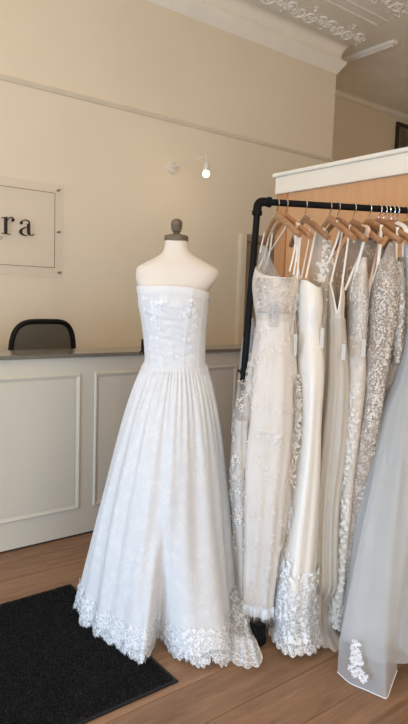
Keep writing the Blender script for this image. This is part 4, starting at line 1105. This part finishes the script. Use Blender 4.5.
# flower spray
fl = []
rg = np.random.default_rng(77)
for (x, y) in ((354, 641), (354, 648), (357, 652), (351, 655), (355, 659), (360, 660), (350, 664), (352, 668), (357, 667), (361, 670), (364, 674), (358, 672), (353, 672), (362, 677)):
    fl.append(at_depth(x, y, 2.16 + (672 - y) * 0.0006) - FH * 0.012)
fl = np.array(fl); nf = len(fl)
fr_ = (fl, np.tile(RH, (nf, 1)), np.tile([0, 0, 1.0], (nf, 1)), np.tile(-FH, (nf, 1)))
v1, f1 = petals(fr_, 5, 0.017, rg, 0.34, 0.35); v2, f2 = petals(fr_, 5, 0.008, rg, 0.4, 0.7)
v = np.concatenate([v1, v2]); v[:, 2] = np.maximum(v[:, 2], 0.006)
at(link('flower_spray', pydata('flower_spray', v, np.concatenate([f1, f2 + len(v1)]), v[:, :2]), M['motif_white'], G))

# 9. white gown at the crowded end, behind the tulle
rows = [(250, 402, 416, 2.72, .05), (300, 400, 425, 2.72, .09), (380, 396, 428, 2.72, .11), (480, 396, 436, 2.70, .14), (580, 394, 440, 2.62, .16), (630, 392, 440, 2.55, .18), (650, 393, 438, 2.50, .18)]
g9 = Loft(rows, [(7, 0.02, 0.07, False)], 2, 24)
G, at = gown('plain white chiffon gown crowded behind the tulle gown', g9)
at(g9.mesh('body', M['white_cloth'], G, 110, 60)); at(strap('strap', [hp_(11, 0.4) + np.array([0, 0, .02]), g9.S(-2.2, 0.0)], 0.010, M['ribbon'], G))

# paper tags hanging from the gowns
for (x, y, d, hgt, lab) in ((295.5, 345, 2.50, 22, 'white paper tag hanging at the side of the strapless gown'), (322, 338, 2.48, 20, 'white paper tag hanging from the satin gown'), (343.5, 352, 2.50, 16, 'white paper tag hanging from the crepe gown'), (363.5, 348, 2.49, 18, 'white paper tag hanging from the lace column gown')):
    p = at_depth(x, y, d); h2 = hgt * d / FPX
    tg = thing('paper_tag', lab, 'tag', 'paper tags on the gowns', tuple(p), -YAW + random.uniform(-1.15, -0.8))
    MB().box(-0.010, 0.010, -0.0007, 0.0007, -h2 / 2, h2 / 2).build('card', M['paper'], tg)
    MB().tube([(0, 0, h2 / 2 - 0.006), (0.003, 0, h2 / 2 + 0.02), (0.0, 0.01, h2 / 2 + 0.05)], 0.0008, 5).build('string', M['paper'], tg)

# embroidery, beading and trimmings belong to the part of the gown they are sewn on
SEWN = {'bust_applique': 'bodice', 'neckline_band': 'bodice', 'hem_motifs': 'hem_lace', 'hem_eyelash': 'hem_lace', 'train_lace': 'train', 'silver_bead_embroidery': 'bodice', 'lace_applique': 'skirt', 'leaf_trim': 'skirt',
        'hem_fringe': 'skirt', 'veil_leaves': 'side_veil', 'hem_applique': 'hem_lace', 'side_beading': 'bodice', 'neckline_piping': 'bodice', 'bodice_embroidery': 'bodice', 'silver_beading': 'bodice',
        'sleeve_beading': 'sleeve', 'train_edging': 'train_panel', 'flower_spray': 'train_panel', 'finial': 'neck_cap', 'clamp_screw': 'clamp'}
kids = {}
for o in list(SC.objects):
    if o.parent is not None and o.parent.type == 'EMPTY': kids.setdefault(o.parent.name, []).append(o)
for root, ch in kids.items():
    by_name = {}
    for o in ch: by_name.setdefault(o.name.split('.')[0], o)
    for o in ch:
        host = by_name.get(SEWN.get(o.name.split('.')[0], ''))
        if host is not None and host is not o: o.parent = host; o.location = (0, 0, 0)
